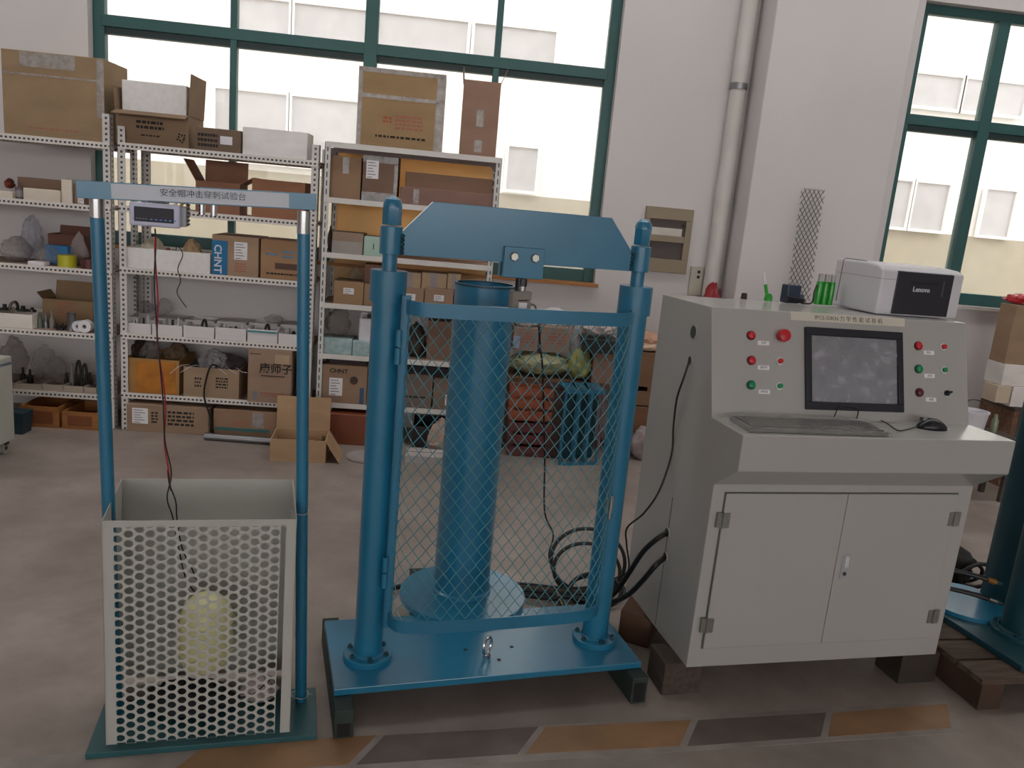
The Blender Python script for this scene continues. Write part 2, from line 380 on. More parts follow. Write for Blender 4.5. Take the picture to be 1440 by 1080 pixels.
eb = thing('electrical_box', 'tan recessed electrical box with two dark slots on the white wall', 'fuse box', (1.52, YF, 1.23))
M_TAN = mat('tan_enamel', '8f8069', 0.5, vary=0.08)
f = MB(); f.box(-0.165, 0.165, -0.03, 0, 0, 0.09); f.box(-0.165, 0.165, -0.03, 0, 0.355, 0.435); f.box(-0.165, -0.13, -0.03, 0, 0.09, 0.355); f.box(0.12, 0.165, -0.03, 0, 0.09, 0.355); f.box(-0.13, 0.12, -0.03, 0, 0.205, 0.25)
f.build('box_frame', M_TAN, eb, bevel=0.003)
bx(-0.13, 0.12, -0.006, 0, 0.09, 0.205).build('lower_slot', mat('slot_dark', '564b49', 0.6), eb)
bx(-0.13, 0.12, -0.006, 0, 0.25, 0.355).build('upper_slot', mat('slot_dark', '564b49', 0.6), eb)
bx(-0.11, 0.1, -0.022, -0.006, 0.25, 0.30).build('breaker_strip', mat('breaker_white', 'c8c2b8', 0.5), eb)
MB().cyl((0.108, -0.022, 0.325), (0.108, -0.036, 0.325), 0.009, 10).build('lock', M_BLACK, eb)

sk = thing('wall_socket', 'small cream wall socket with two dark holes beside the drain pipe', 'socket', (1.765, YF, Z_at(385, 1.765, YF) - 0.05))
bx(-0.045, 0.045, -0.025, 0, -0.1, 0.1).build('socket_body', mat('cream_plastic', 'b8b1a2', 0.5), sk, bevel=0.004)
for dz in (0.03, 0.065): MB().cyl((0.01, -0.024, dz), (0.01, -0.028, dz), 0.011, 10).build('socket_hole', M_BLACK, sk)

ms = MB()
for k in range(-16, 30):
    for sgn in (1, -1):
        pts = []
        for j in range(0, 41):
            z = j / 40 * 0.84; x = k * 0.03 + sgn * z * 0.62 if sgn > 0 else k * 0.03 - z * 0.62 + 0.3
            if 0 <= x <= 0.165: pts.append((x, 0.0015 * sgn, z))
        if len(pts) > 1: ms.tube([pts[0], pts[-1]], 0.0024, 4)
o = ms.build('expanded_metal_strip', mat('grey_mesh_steel', '4d4947', 0.5, metal=0.4)); o.location = (2.27, 5.12, 1.02); o.rotation_euler = (-0.05, 0, 0)
tag(o, 'narrow strip of diamond steel mesh leaning against the white pillar', 'wire mesh', kind='stuff')
del o['kind']
bench = thing('wooden_ledge', 'brown wooden ledge behind the console carrying the leaning mesh strip', 'ledge', (2.35, 4.98, 0))
bx(-0.3, 0.35, -0.1, 0.2, 0.98, 1.012).build('ledge_top', M_WOOD, bench); bx(-0.26, -0.2, -0.06, 0.16, 0, 0.98).build('leg', M_WOOD, bench); bx(0.25, 0.31, -0.06, 0.16, 0, 0.98).build('leg', M_WOOD, bench)

# ================================================================== RACKS
RY0, RY1 = 5.05, 5.47
def lbar(mb, p0, p1, w, t, side, dirv):
    """flat slotted strip from p0 to p1, its width w along dirv, thickness t along side, with uv"""
    p0, p1, side, dirv = Vector(p0), Vector(p1), Vector(side), Vector(dirv)
    L = (p1 - p0).length
    vs = [p0, p1, p1 + dirv * w, p0 + dirv * w]; vs += [v + side * t for v in vs]
    fs = [(0, 1, 2, 3), (7, 6, 5, 4), (0, 4, 5, 1), (3, 2, 6, 7), (0, 3, 7, 4), (1, 5, 6, 2)]
    U = [(0, 0), (L, 0), (L, 1), (0, 1)]; V0 = [(0, 0)] * 4
    mb.add(vs, fs, [U, [U[3], U[2], U[1], U[0]], V0, V0, V0, V0])
def rack(label, xa, xb, ztops, shelves, mpost, mbeam, postw=0.045, beam=0.032, ydepth=RY1):
    r = thing('storage_rack', label, 'shelf rack', ((xa + xb) / 2, RY0, 0), group=None)
    cx = (xa + xb) / 2
    for sx in (-1, 1):
        for yy_ in (0, ydepth - RY0):
            mb = MB(); x = (xa if sx < 0 else xb) - cx
            fy = 1 if yy_ == 0 else -1
            lbar(mb, (x, yy_, 0), (x, yy_, ztops), postw, 0.003 * fy, (0, 1, 0), (-sx, 0, 0))
            lbar(mb, (x, yy_, 0), (x, yy_, ztops), postw, 0.003, (-sx, 0, 0), (0, fy, 0))
            mb.build('post', mpost, r)
    for z in shelves:
        b = bx(xa - cx + 0.006, xb - cx - 0.006, 0.008, ydepth - RY0 - 0.008, z - 0.008, z).build('shelf_board', M_SHELF, r)
        mb = MB(); lbar(mb, (xa - cx + 0.004, -0.004, z - beam), (xb - cx - 0.004, -0.004, z - beam), beam + 0.004, 0.004, (0, 1, 0), (0, 0, 1)); 
        mb.build('beam', mbeam, b)
        mb = MB(); lbar(mb, (xa - cx + 0.004, ydepth - RY0, z - beam), (xb - cx - 0.004, ydepth - RY0, z - beam), beam, 0.004, (0, -1, 0), (0, 0, 1)); mb.build('beam', mbeam, b)
    return r
S1 = [1.725, 1.36, 0.98, 0.59, 0.21]
S2 = [1.735, 1.375, 1.01, 0.61, 0.235]
S3 = [1.853, 1.53, 1.20, 0.89, 0.57, 0.255]
rack('white slotted steel rack at the far end by the castor cabinet, shelves of bags', -3.15, -1.962, 1.89, S1, M_RACK_POST, M_RACK)
rack('white slotted steel rack holding the open printed carton and white trays', -1.925, -0.765, 1.83, S2, M_RACK_POST, M_RACK)
r3 = rack('pale grey rack with an amber back board behind the caged machine', -0.735, 0.325, 1.853, S3, M_RACK_B, M_PLAIN, postw=0.035, beam=0.028)
for sx in (-1, 1):   # corner gussets under the top shelf
    MB().prism([(sx * 0.495, 1.82), (sx * 0.495, 1.765), (sx * 0.44, 1.82)], 'y', 0.002, 0.006).build('gusset', mat('rust_brown', '5a4c48', 0.7), r3)
MB().prism([(-0.53, 1.821), (0.53, 1.821), (0.53, 1.80), (-0.53, 1.80)], 'y', 0.006, 0.010).build('under_rail', mat('rust_brown', '5a4c48', 0.7), r3)
am = mat('amber_board', 'f0cf9a', 0.8, vary=0.10, scale=2)
_n = am.node_tree; _t = _n.nodes.new('ShaderNodeBsdfTranslucent'); _t.inputs[0].default_value = (*srgb('fbdcae'), 1); _x = _n.nodes.new('ShaderNodeMixShader'); _x.inputs[0].default_value = 0.45
_n.links.new(_n.nodes['Principled BSDF'].outputs[0], _x.inputs[1]); _n.links.new(_t.outputs[0], _x.inputs[2]); _n.links.new(_x.outputs[0], _n.nodes['Material Output'].inputs[0])
bx(-0.50, 0.50, 0.407, 0.411, 0.93, 1.84).build('back_board', am, r3)

# ---- cartons
def carton(label, px0, px1, pytop, zs, Y=5.09, depth=0.30, col='8a6f52', name='cardboard_box', group=None, rot=0.0, open_=False, flaps=(), tape=None, labels=(), marks=(), texts=(), cat='box', zt=None, lid=None, m=None, wt=0.006):
    """front face spans px0..px1 in the photograph at depth Y; standing on height zs"""
    zm = zs + 0.08
    x0, x1 = X_at(px0, Y, zm), X_at(px1, Y, zm)
    if zt is None: zt = Z_at(pytop, (x0 + x1) / 2, Y)
    w, h = x1 - x0, zt - zs; hw = w / 2
    r = thing(name, label, cat, ((x0 + x1) / 2, Y, zs), rot, group)
    m = m or card(col)
    b = MB()
    if open_:
        b.box(-hw, hw, 0, depth, 0, 0.006)
        b.box(-hw, hw, 0, wt, 0.006, h); b.box(-hw, hw, depth - wt, depth, 0.006, h)
        b.box(-hw, -hw + wt, wt, depth - wt, 0.006, h); b.box(hw - wt, hw, wt, depth - wt, 0.006, h)
        b.build('box_body', m, r)
    else:
        b.box(-hw, hw, 0, depth, 0, h); b.build('box_body', m, r, bevel=0.003, seg=1)
        if lid is None: bx(-hw + 0.002, hw - 0.002, depth * 0.48, depth * 0.52, h - 0.0005, h + 0.0012).build('seam', card('5f4a36'), r)
    for side, ln, ang in flaps:     # flap hinged on a rim; ang 0 = upright, 90 = horizontal outward
        a = radians(ang); t = 0.004
        if side == 'front': M = Matrix.Translation((0, 0.001, h)) @ Matrix.Rotation(a, 4, 'X'); q = (-hw, hw, -t, 0, 0, ln)
        elif side == 'back': M = Matrix.Translation((0, depth - 0.001, h)) @ Matrix.Rotation(-a, 4, 'X'); q = (-hw, hw, 0, t, 0, ln)
        elif side == 'left': M = Matrix.Translation((-hw + 0.001, 0, h)) @ Matrix.Rotation(-a, 4, 'Y'); q = (-t, 0, 0, depth, 0, ln)
        else: M = Matrix.Translation((hw - 0.001, 0, h)) @ Matrix.Rotation(a, 4, 'Y'); q = (0, t, 0, depth, 0, ln)
        bx(*q, M).build('flap', m, r)
    if tape:
        for q in tape:  # (u0,u1,v0,v1) fractions of the front face
            bx(-hw + q[0] * w, -hw + q[1] * w, -0.002, 0, q[2] * h, q[3] * h).build('tape', M_CLEAR, r)
    for q in labels:
        mm = q[4] if len(q) > 4 else M_PAPER
        L = bx(-hw + q[0] * w, -hw + q[1] * w, -0.0025, 0, q[2] * h, q[3] * h).build('paper_label', mm, r)
        if len(q) <= 4 or mm is M_PAPER:
            lw, lh = (q[1] - q[0]) * w, (q[3] - q[2]) * h; pm = MB(); k = max(2, min(6, int(lh / 0.012)))
            for i in range(k):
                pm.box(-hw + q[0] * w + lw * 0.1, -hw + q[0] * w + lw * (0.5 + 0.4 * ((i * 37) % 10) / 10), -0.0035, -0.0024, q[2] * h + lh * (i + 0.35) / (k + 0.3), q[2] * h + lh * (i + 0.6) / (k + 0.3))
            pm.build('printed_lines', mat('grey_print', '77706c', 0.8), L)
    pr = {}
    for q in marks:   # (u0,u1,v0,v1,material,rows): worn print too small to read
        pm = pr.setdefault(q[4].name, (MB(), q[4]))[0]; rows = q[5]
        for i in range(rows):
            z0 = (q[2] + (q[3] - q[2]) * i / rows) * h; z1 = z0 + (q[3] - q[2]) / rows * h * 0.55
            u = q[0]
            while u < q[1] - 0.005:
                du = rng.uniform(0.02, 0.07); pm.box(-hw + u * w, -hw + min(u + du, q[1]) * w, -0.0012, 0, z0, z1); u += du + 0.015
    for k_, (pm, mm) in pr.items(): pm.build('printed_marks', mm, r)['kind'] = 'stuff'
    for s_, u, v, size, mm, sx_ in texts: text(s_, size, mm, r, (-hw + u * w, -0.0015, v * h), sx=sx_, bold=0.001)
    return r

# ---- other small builders
def bag(label, cx, cy, zs, w, d, h, col='b9b4b4', alpha=0.6, name='plastic_bag', cat='bag', seed=0, pinch=0.55, group=None, knot=False):
    r = bmesh.new(); bmesh.ops.create_icosphere(r, subdivisions=4, radius=1.0)
    off = Vector((seed * 3.7, seed * 1.9, seed * 5.1))
    for v in r.verts:
        p = v.co.copy(); t = (p.z + 1) / 2
        k = 1 - pinch * max(0, t) ** 1.6
        n = mnoise.noise(p * 1.7 + off) * 0.30 + mnoise.noise(p * 4.3 + off) * 0.16 + mnoise.noise(p * 9 + off) * 0.08
        s_ = 1 + n
        v.co = Vector((p.x * k * w / 2 * s_, p.y * k * d / 2 * s_, max(0.0015, (t + n * 0.25) * h)))
    me = bpy.data.meshes.new(name); r.to_mesh(me); r.free()
    me.materials.append(film('film_%s_%d' % (col, int(alpha * 100)), col, alpha * 0.58 if alpha < 0.85 else alpha) if alpha < 1 else mat('cloth_' + col, col, 0.8, vary=0.2))
    for p in me.polygons: p.use_smooth = True
    me.set_sharp_from_angle(angle=radians(28 if alpha < 1 else 60))
    o = bpy.data.objects.new(name, me); C.objects.link(o); o.location = (cx, cy, zs)
    tag(o, label, cat, group)
    if knot:
        MB().lathe([(0.004, 0), (0.012, 0.012), (0.005, 0.02), (0.018, 0.045), (0.0, 0.046)], (0, 0, h * 0.92), 8).build('knot', me.materials[0], o)
    return o
def bagpx(label, px0, px1, pytop, zs, Y, d=0.2, **k):
    x0, x1 = X_at(px0, Y, zs + 0.05), X_at(px1, Y, zs + 0.05); h = Z_at(pytop, (x0 + x1) / 2, Y) - zs
    return bag(label, (x0 + x1) / 2, Y + d / 2, zs, (x1 - x0), d, h, **k)
def can(label, px0, px1, pytop, zs, Y, m, name='metal_can', cat='can', lid=None, group=None):
    x0, x1 = X_at(px0, Y, zs + 0.02), X_at(px1, Y, zs + 0.02); h = Z_at(pytop, (x0 + x1) / 2, Y) - zs; r = (x1 - x0) / 2
    o = MB().lathe([(0, 0), (r, 0), (r, h * 0.96), (r * 1.03, h * 0.97), (r * 1.03, h), (r * 0.9, h), (r * 0.9, h * 0.95), (0, h * 0.95)], n=24).build(name, m, smooth=True)
    o.location = ((x0 + x1) / 2, Y + r, zs); tag(o, label, cat, group)
    if lid: MB().lathe([(r * 1.05, h * 0.2), (r * 1.05, h * 0.75), (r, h * 0.75)], n=24).build('band', lid, o, smooth=True)
    return o
def ring_roll(label, px, pytop, zs, Y, R, ri, thick, m, core, name='tape_roll', axis='z', cat='tape'):
    x = X_at(px, Y, zs + R if axis == 'y' else zs + thick / 2)
    if axis == 'z':
        o = MB().pipe((0, 0, 0), (0, 0, thick), R, ri, 28).build(name, m, smooth=True); o.location = (x, Y + R, zs)
        MB().pipe((0, 0, 0.001), (0, 0, thick - 0.002), ri, ri - 0.004, 24).build('core', core, o, smooth=True)
    else:
        o = MB().pipe((0, 0, 0), (0, thick, 0), R, ri, 28).build(name, m, smooth=True); o.location = (x, Y, zs + R)
        MB().pipe((0, 0.002, 0), (0, thick - 0.002, 0), ri, ri - 0.006, 24).build('core', core, o, smooth=True)
    return tag(o, label, cat)
def wire(name, label, pts, r, m, cat='cable', n=6, k=6, group=None):
    o = MB().tube(smooth_path(pts, k), r, n).build(name, m, smooth=True); return tag(o, label, cat, group)
def clutter(label, px0, px1, zs, Y, hmax, cols, n=6, seed=1, name='metal_bracket', cat='hardware'):
    """a handful of different machine pieces lying together: one thing with a part per piece"""
    R = random.Random(seed); x0, x1 = X_at(px0, Y, zs + 0.02), X_at(px1, Y, zs + 0.02)
    r = thing(name, label, cat, ((x0 + x1) / 2, Y, zs)); w = (x1 - x0) / n
    for i in range(n):
        cx = (i + 0.5) * w - (x1 - x0) / 2; h = hmax * R.uniform(0.45, 1); mm = cols[i % len(cols)]; kind = R.randrange(3); ww = min(w * 0.44, 0.05)
        b = MB()
        if kind == 0:
            b.box(cx - ww, cx + ww, 0.02, 0.03 + ww * 2, 0, h * 0.35); b.cyl((cx, 0.05, h * 0.3), (cx, 0.05, h), ww * 0.5, 12)
        elif kind == 1:
            b.tube(smooth_path([(cx - ww, 0.04, 0.006), (cx - ww * 0.6, 0.05, h * 0.8), (cx + ww * 0.3, 0.06, h), (cx + ww, 0.05, h * 0.4), (cx + ww * 0.7, 0.04, 0.006)], 5), min(0.009, ww * 0.5), 8)
        else:
            b.lathe([(0, 0), (ww, 0), (ww * 0.9, h * 0.5), (ww * 0.4, h * 0.6), (ww * 0.4, h), (0, h)], (cx, 0.05, 0), 12)
        b.build('piece', mm, r, smooth=True)
    return r
M_DARKM = mat('blackened_steel', '2e2b2b', 0.5, metal=0.4, vary=0.3)
M_GREYP = mat('grey_plastic', '8c8886', 0.5, vary=0.15)
M_COPP = mat('brass', 'b08a4a', 0.35, metal=0.8, vary=0.15)
BLK, RDI, BLI = M_INK, M_INKR, M_INKB
WB = M_PAPER

# ================================================================== RACK BY THE CASTOR CABINET
s = S1
carton('biggest taped cardboard box, atop the rack nearest the castor cabinet', 5, 147, 75, s[0], Y=5.08, depth=0.36, col='8d7252', tape=[(0.18, 0.72, 0.82, 0.99), (0.0, 0.98, 0.72, 0.74), (0.93, 1.0, 0.3, 0.98)], marks=[(0.25, 0.75, 0.1, 0.13, RDI, 1)])
carton('long low brown cardboard tray behind the white carton lid', 25, 128, 253, s[1], Y=5.27, depth=0.16, col='8a6a56', open_=True)
carton('low white cardboard box in front of the long brown tray', 32, 84, 266, s[1], Y=5.09, depth=0.14, col='cbbfae')
carton('upright cream block standing at the end of the low white box', 86, 101, 252, s[1], Y=5.10, depth=0.12, col='d3c6b6', name='cream_block')
carton('small brown and white carton next to the upright cream block', 104, 119, 258, s[1], Y=5.10, depth=0.14, col='7d5a45', labels=[(0.35, 0.9, 0.05, 0.75)])
can('purple-grey jar beside the low white box', 19, 31, 263, s[1], 5.12, mat('mauve_plastic', '6a565c', 0.5), name='jar', cat='jar', lid=M_GREYP)
bagpx('reddish brown bundle at the picture edge above the jar', 0, 11, 250, s[1] + 0.055, 5.12, 0.12, col='7a3d2c', alpha=1, seed=3, name='cloth_bundle', cat='cloth')
carton('flat cream box under the reddish brown bundle', -12, 17, 268, s[1], Y=5.09, depth=0.2, col='cfc4b2')

bagpx('grey rumpled plastic bag at the picture edge on the middle shelf', -14, 32, 332, s[2], 5.1, 0.26, seed=1, col='a39d9d', alpha=0.65)
bagpx('lilac plastic bag standing tall behind the grey rumpled bags', 24, 52, 303, s[2], 5.24, 0.16, seed=2, col='aeb0c6', alpha=0.55, pinch=0.2)
bagpx('clear crumpled bag between lilac bag and yellow roll', 40, 78, 345, s[2], 5.10, 0.2, seed=5, col='a8a2a2', alpha=0.55)
carton('dark red-brown open box with ragged flap behind the yellow roll', 68, 118, 330, s[2], Y=5.28, depth=0.16, col='6b4236', open_=True, flaps=[('back', 0.05, 15)])
carton('small bright blue box tilted in front of the red-brown box', 62, 96, 345, s[2], Y=5.2, depth=0.06, col='2d76b4', rot=radians(-6), zt=None)
bagpx('clear pointed plastic bag behind the yellow tape roll', 92, 124, 326, s[2], 5.2, 0.07, seed=8, col='c0b6b6', alpha=0.55, pinch=0.8)
ring_roll('yellow tape roll lying flat on the shelf board', 89, 355, s[2], 5.08, 0.052, 0.036, 0.072, M_YEL, card('8f6f50'))
ring_roll('black and dark red tape roll beside the blue stand post', 121, 357, s[2], 5.08, 0.045, 0.03, 0.06, mat('dark_red_tape', '55222a', 0.4), M_BLACKG)
carton('thin folded white paper packet on the shelf edge', 38, 61, 361, s[2], Y=5.07, depth=0.08, col='dcd4d8', name='paper_packet', cat='paper', zt=s[2] + 0.022)

carton('white tray at the picture edge under black tools', -14, 45, 441, s[3], Y=5.08, depth=0.28, col='d8d0c6', open_=True)
clutter('black hand tools lying on the white tray', -6, 46, s[3] + 0.088, 5.14, 0.06, [M_DARKM, M_BLACKG], 4, 4, name='hand_tools', cat='tools')
clutter('greenish glass jars with steel lids crowded beside the tray', 47, 72, s[3], 5.10, 0.12, [mat('green_glass_jar', '6f7a70', 0.2), M_STEEL, M_GREYP], 3, 5, name='jar_cluster', cat='jars')
carton('open cardboard box with raised back flap on the rack by the cabinet', 60, 131, 422, s[3], Y=5.26, depth=0.18, col='8c6d4c', open_=True, flaps=[('back', 0.10, 12), ('left', 0.05, 40)], marks=[(0.30, 0.62, 0.35, 0.95, RDI, 5)])
can('short steel can in front of the raised-flap box', 92, 104, 441, s[3], 5.09, M_STEEL)
ring_roll('white roll seen end-on next to the steel can', 109, 446, s[3], 5.09, 0.034, 0.012, 0.05, M_WHITE, M_GREYP, name='cable_roll', axis='y', cat='roll')
ring_roll('bright white roll seen end-on, farther from the steel can', 118.5, 446, s[3], 5.08, 0.038, 0.013, 0.05, M_PAPER, M_GREYP, name='cable_roll', axis='y', cat='roll')
clutter('dark bolts scattered between the jars and the steel can', 71, 91, s[3], 5.08, 0.045, [M_DARKM, M_BLACKG], 4, 9, name='bolt_scatter', cat='bolts')

for i, (a, b) in enumerate(((20, 58), (59, 88), (89, 117), (118, 135))):
    carton(['shallow beige tray nearest the castor cabinet on the lowest shelf', 'shallow beige tray under the large clear bags', 'shallow beige tray holding black angled fittings', 'short beige tray partly behind the blue stand post'][i], a, b, [540, 541, 543, 545][i], s[4], Y=5.08, depth=0.34, col='9f917f', open_=True, name='parts_tray', cat='tray', group='beige trays on the lowest shelf')
bagpx('tall cloudy plastic bag rising from the beige trays', 36, 74, 488, s[4] + 0.01, 5.22, 0.16, seed=11, col='b5b0b2', alpha=0.45, pinch=0.4)
bagpx('small cloudy plastic bag leaning beside the tall one', 62, 90, 503, s[4] + 0.01, 5.16, 0.12, seed=12, col='a9a3a3', alpha=0.45, pinch=0.6)
bagpx('large grey plastic bag at the picture edge above the castor cabinet', -16, 20, 478, s[4], 5.12, 0.3, seed=13, col='9c9494', alpha=0.7)
clutter('black curved fittings standing in the tray nearest the cabinet', 22, 42, s[4] + 0.008, 5.16, 0.17, [M_DARKM], 2, 3, name='pipe_fitting', cat='fittings')
clutter('black angled brackets sticking out of the beige trays', 84, 118, s[4] + 0.008, 5.14, 0.17, [M_DARKM, M_GREYP, M_DARKM], 4, 14, name='angle_bracket', cat='brackets')
clutter('dark castings in the tray beside the blue post', 118, 134, s[4] + 0.008, 5.14, 0.10, [M_DARKM, mat('plum_plastic', '5a444c', 0.5)], 2, 15, name='casting', cat='hardware')
carton('orange-brown wooden crate nearest the dark blue bin', 28, 83, 572, 0, Y=4.98, depth=0.30, col='96602f', m=mat('orange_wood', '96602f', 0.6, vary=0.25, stretch=(1, 5, 5)), name='wooden_crate', cat='crate', open_=True, wt=0.014, labels=[(0.16, 0.84, 0.18, 0.8, mat('crate_panel', '7a4523', 0.6, vary=0.2))])
carton('orange-brown wooden crate beside the blue stand post', 87, 137, 580, 0, Y=4.98, depth=0.30, col='96602f', m=mat('orange_wood', '96602f', 0.6), name='wooden_crate', cat='crate', open_=True, wt=0.014, labels=[(0.16, 0.84, 0.2, 0.78, mat('crate_panel', '7a4523', 0.6))])
bb = MB(); bb.hull([(-0.05, -0.05, 0), (0.05, -0.05, 0), (0.05, 0.05, 0), (-0.05, 0.05, 0)], [(-0.06, -0.06, 0.13), (0.06, -0.06, 0.13), (0.06, 0.06, 0.13), (-0.06, 0.06, 0.13)])
o = bb.build('plastic_bin', mat('dark_blue_plastic', '1d3a44', 0.5)); o.location = (X_at(30, 4.88, 0.07) - 0.01, 4.86, 0); tag(o, 'small dark blue bin between castor cabinet and wooden crate', 'bin')
MB().pipe((0, 0, 0.12), (0, 0, 0.132), 0.07, 0.05, 4).build('rim', mat('dark_blue_plastic', '1d3a44'), o)

# ================================================================== RACK WITH THE TRAYS
s = S2
c = carton('open printed cardboard box with tall raised flap on the tray rack top', 163, 265, 158, s[0], Y=5.07, depth=0.30, col='80654c', open_=True, flaps=[('front', 0.08, 108), ('right', 0.235, 3), ('left', 0.13, 4), ('back', 0.06, 5)], marks=[(0.28, 0.66, 0.5, 0.8, BLK, 2), (0.34, 0.6, 0.28, 0.36, BLK, 1)])
dots = MB()
for i in range(9): a = i * 0.7; rr_ = 0.016 * (1 + 0.5 * (i % 2)); dots.cyl((0.165 + cos(a) * rr_, -0.0015, 0.06 + sin(a) * rr_), (0.165 + cos(a) * rr_, 0, 0.06 + sin(a) * rr_), 0.006, 8)
dots.build('round_emblem', BLK, c)
zc = s[0] + 0.13
carton('white foam block inside the open printed box', 172, 262, 116, s[0] + 0.008, Y=5.12, depth=0.2, col='e6e2e0', m=M_FOAM, name='foam_block', cat='foam')
carton('small dark cardboard box with white tape beside the open printed box', 275, 338, 181, s[0], Y=5.06, depth=0.12, col='6b5443', marks=[(0.05, 0.5, 0.2, 0.85, BLK, 3)], labels=[(0.55, 0.82, 0.35, 0.7, M_WHITE)])
carton('long white cardboard box at the end of the tray rack top', 341, 432, 182, s[0], Y=5.08, depth=0.22, col='dedad8', lid=1)

carton('open brown box with upright lid on the second shelf', 275, 337, 256, s[1], Y=5.12, depth=0.2, col='8a5b43', open_=True, flaps=[('back', 0.13, 3), ('left', 0.14, 30), ('right', 0.09, 60)])
carton('plain brown open carton beside the one with the upright lid', 354, 428, 254, s[1], Y=5.10, depth=0.24, col='935f42', open_=True, wt=0.008)
clutter('small white and tan parts behind the weighing display', 200, 262, s[1], 5.15, 0.06, [M_WHITE, M_COPP, M_GREYP], 5, 22, name='small_parts', cat='parts')

carton('wide white foam tray full of cables on the third shelf', 172, 295, 352, s[2], Y=5.07, depth=0.3, col='e8e4e2', m=M_FOAM, open_=True, wt=0.02, name='foam_tray', cat='tray')
bagpx('crumpled cream bag heaped at the near end of the foam tray', 186, 228, 334, s[2] + 0.05, 5.12, 0.2, seed=21, col='d8cdb8', alpha=1)
bagpx('tan stuffed cloth lump in the foam tray', 250, 280, 336, s[2] + 0.05, 5.13, 0.16, seed=22, col='c9a982', alpha=1, name='cloth_lump', cat='cloth')
clutter('red and grey electrical parts poking out of the foam tray', 228, 252, s[2] + 0.04, 5.12, 0.09, [mat('dusty_red', '8f4a50', 0.5), M_GREYP, M_WHITE], 3, 23, name='electrical_parts', cat='parts')
carton('cardboard box with blue lettered end panel on the third shelf', 298, 363, 332, s[2], Y=5.08, depth=0.3, col='9a7a5f', labels=[(0.48, 0.76, 0.42, 0.86), (0.0, 0.335, 0.0, 0.86, mat('brand_blue', '1f6f9f', 0.7, vary=0.08))], marks=[(0.5, 0.74, 0.12, 0.36, RDI, 4)], flaps=())
lb = [o for o in bpy.data.objects if o.name.startswith('cardboard_box')][-1]
text('CHNT', 0.062, mat('pale_print', 'd4dde2', 0.8), lb, (-0.122, -0.0042, 0.185), rot=(pi / 2, pi / 2, 0), bold=0.001)
carton('cardboard box with worn blue and black print beside the blue panel box', 366, 425, 338, s[2], Y=5.09, depth=0.28, col='9b7350', marks=[(0.12, 0.42, 0.6, 0.72, BLI, 1), (0.52, 0.8, 0.55, 0.8, BLI, 2), (0.15, 0.9, 0.12, 0.2, BLK, 1)], labels=[(0.35, 0.95, 0.27, 0.42, mat('print_panel', '5b463b', 0.8))])

tb = [177, 213, 257, 302, 347, 391, 424]
names = ['first white parts box from the slotted post, under grey bags', 'white parts box right behind the red and black cord', 'third white parts box on the crowded middle shelf', 'white parts box just before the teal-lidded one', 'white parts box with a teal lid edge', 'short white parts box half behind the blue post']
for i in range(6):
    c = carton(names[i], tb[i] + 1, tb[i + 1] - 1, 455 + i * 2.2 + (4 if i == 5 else 0), s[3], Y=5.07, depth=0.17, col='e2dedd', m=mat('white_card', 'dcd8d8', 0.8, vary=0.05), open_=True, name='parts_box', cat='box', group='white boxes on the crowded shelf')
    if i == 4: 
        bb = c.children[0]; bx(-0.088, 0.088, -0.004, 0.05, 0.062, 0.073).build('teal_lid', mat('teal_lid', '3f8588', 0.6), c)
    clutter(['tangled white leads in the box by the slotted post', 'loose wires in the box behind the cord', 'small fittings filling the third white box', 'small dark fittings in the fourth white box', 'parts inside the teal-lidded box', 'wires in the box by the blue post'][i], tb[i] + 6, tb[i + 1] - 6, s[3] + 0.007, 5.10, 0.1, [M_WHITE, M_GREYP, M_DARKM, M_WHITE], 4, 30 + i, name='loose_parts', cat='parts')
nm2 = ['rear white parts box beneath the grey bags', 'second rear white parts box along the wall side', 'rear white parts box behind the third front one', 'rear white parts box behind the fourth front one', 'rear white parts box behind the teal lid', 'last rear white parts box beside the blue post']
for i in range(6):
    carton(nm2[i], tb[i] + 3, tb[i + 1] - 1, 446 + i * 2.2, s[3], Y=5.26, depth=0.17, col='e2dedd', m=mat('white_card', 'dcd8d8', 0.8), open_=(i % 2 == 0), name='parts_box', cat='box', group='rear white boxes on the crowded shelf')
bagpx('grey plastic bag bunched behind the first white boxes', 186, 214, 424, s[3] + 0.085, 5.30, 0.11, seed=24, col='aaa5a5', alpha=0.6)
bagpx('second grey plastic bag next to the red cord', 214, 240, 420, s[3] + 0.085, 5.31, 0.11, seed=25, col='b3adad', alpha=0.55)
bagpx('clear bag lying on the rear white boxes near the blue post', 368, 398, 443, s[3] + 0.085, 5.30, 0.1, seed=26, col='b3adad', alpha=0.5)

carton('orange-stained cardboard box with stuffed bags on the fourth shelf', 176, 252, 505, s[4], Y=5.07, depth=0.32, col='a0713a', open_=True, labels=[(0.2, 0.93, 0.03, 0.93, mat('orange_stain', 'b57222', 0.7, vary=0.25, scale=12))])
bagpx('dark stuffed bag at the post side of the orange box', 178, 200, 478, s[4] + 0.17, 5.16, 0.2, seed=31, col='4a3a34', alpha=1)
bagpx('clear bottle-shaped plastic bag in the orange box', 192, 222, 480, s[4] + 0.17, 5.12, 0.14, seed=32, col='8f8886', alpha=0.7, pinch=0.35)
bagpx('brown crumpled bag at the far end of the orange box', 222, 262, 484, s[4] + 0.17, 5.18, 0.18, seed=33, col='6e5a46', alpha=1)
carton('low cardboard box of white wires on the fourth shelf', 258, 336, 518, s[4], Y=5.05, depth=0.26, col='93775c', open_=True, marks=[(0.2, 0.32, 0.36, 0.72, BLK, 3), (0.58, 0.8, 0.36, 0.75, BLK, 4)])
bagpx('white bag of wires heaped in the low box', 272, 318, 494, s[4] + 0.13, 5.09, 0.18, seed=34, col='c9c4c8', alpha=0.8)
bagpx('dark bag behind the white bag of wires', 262, 345, 497, s[4] + 0.12, 5.16, 0.15, seed=35, col='4f4448', alpha=1)
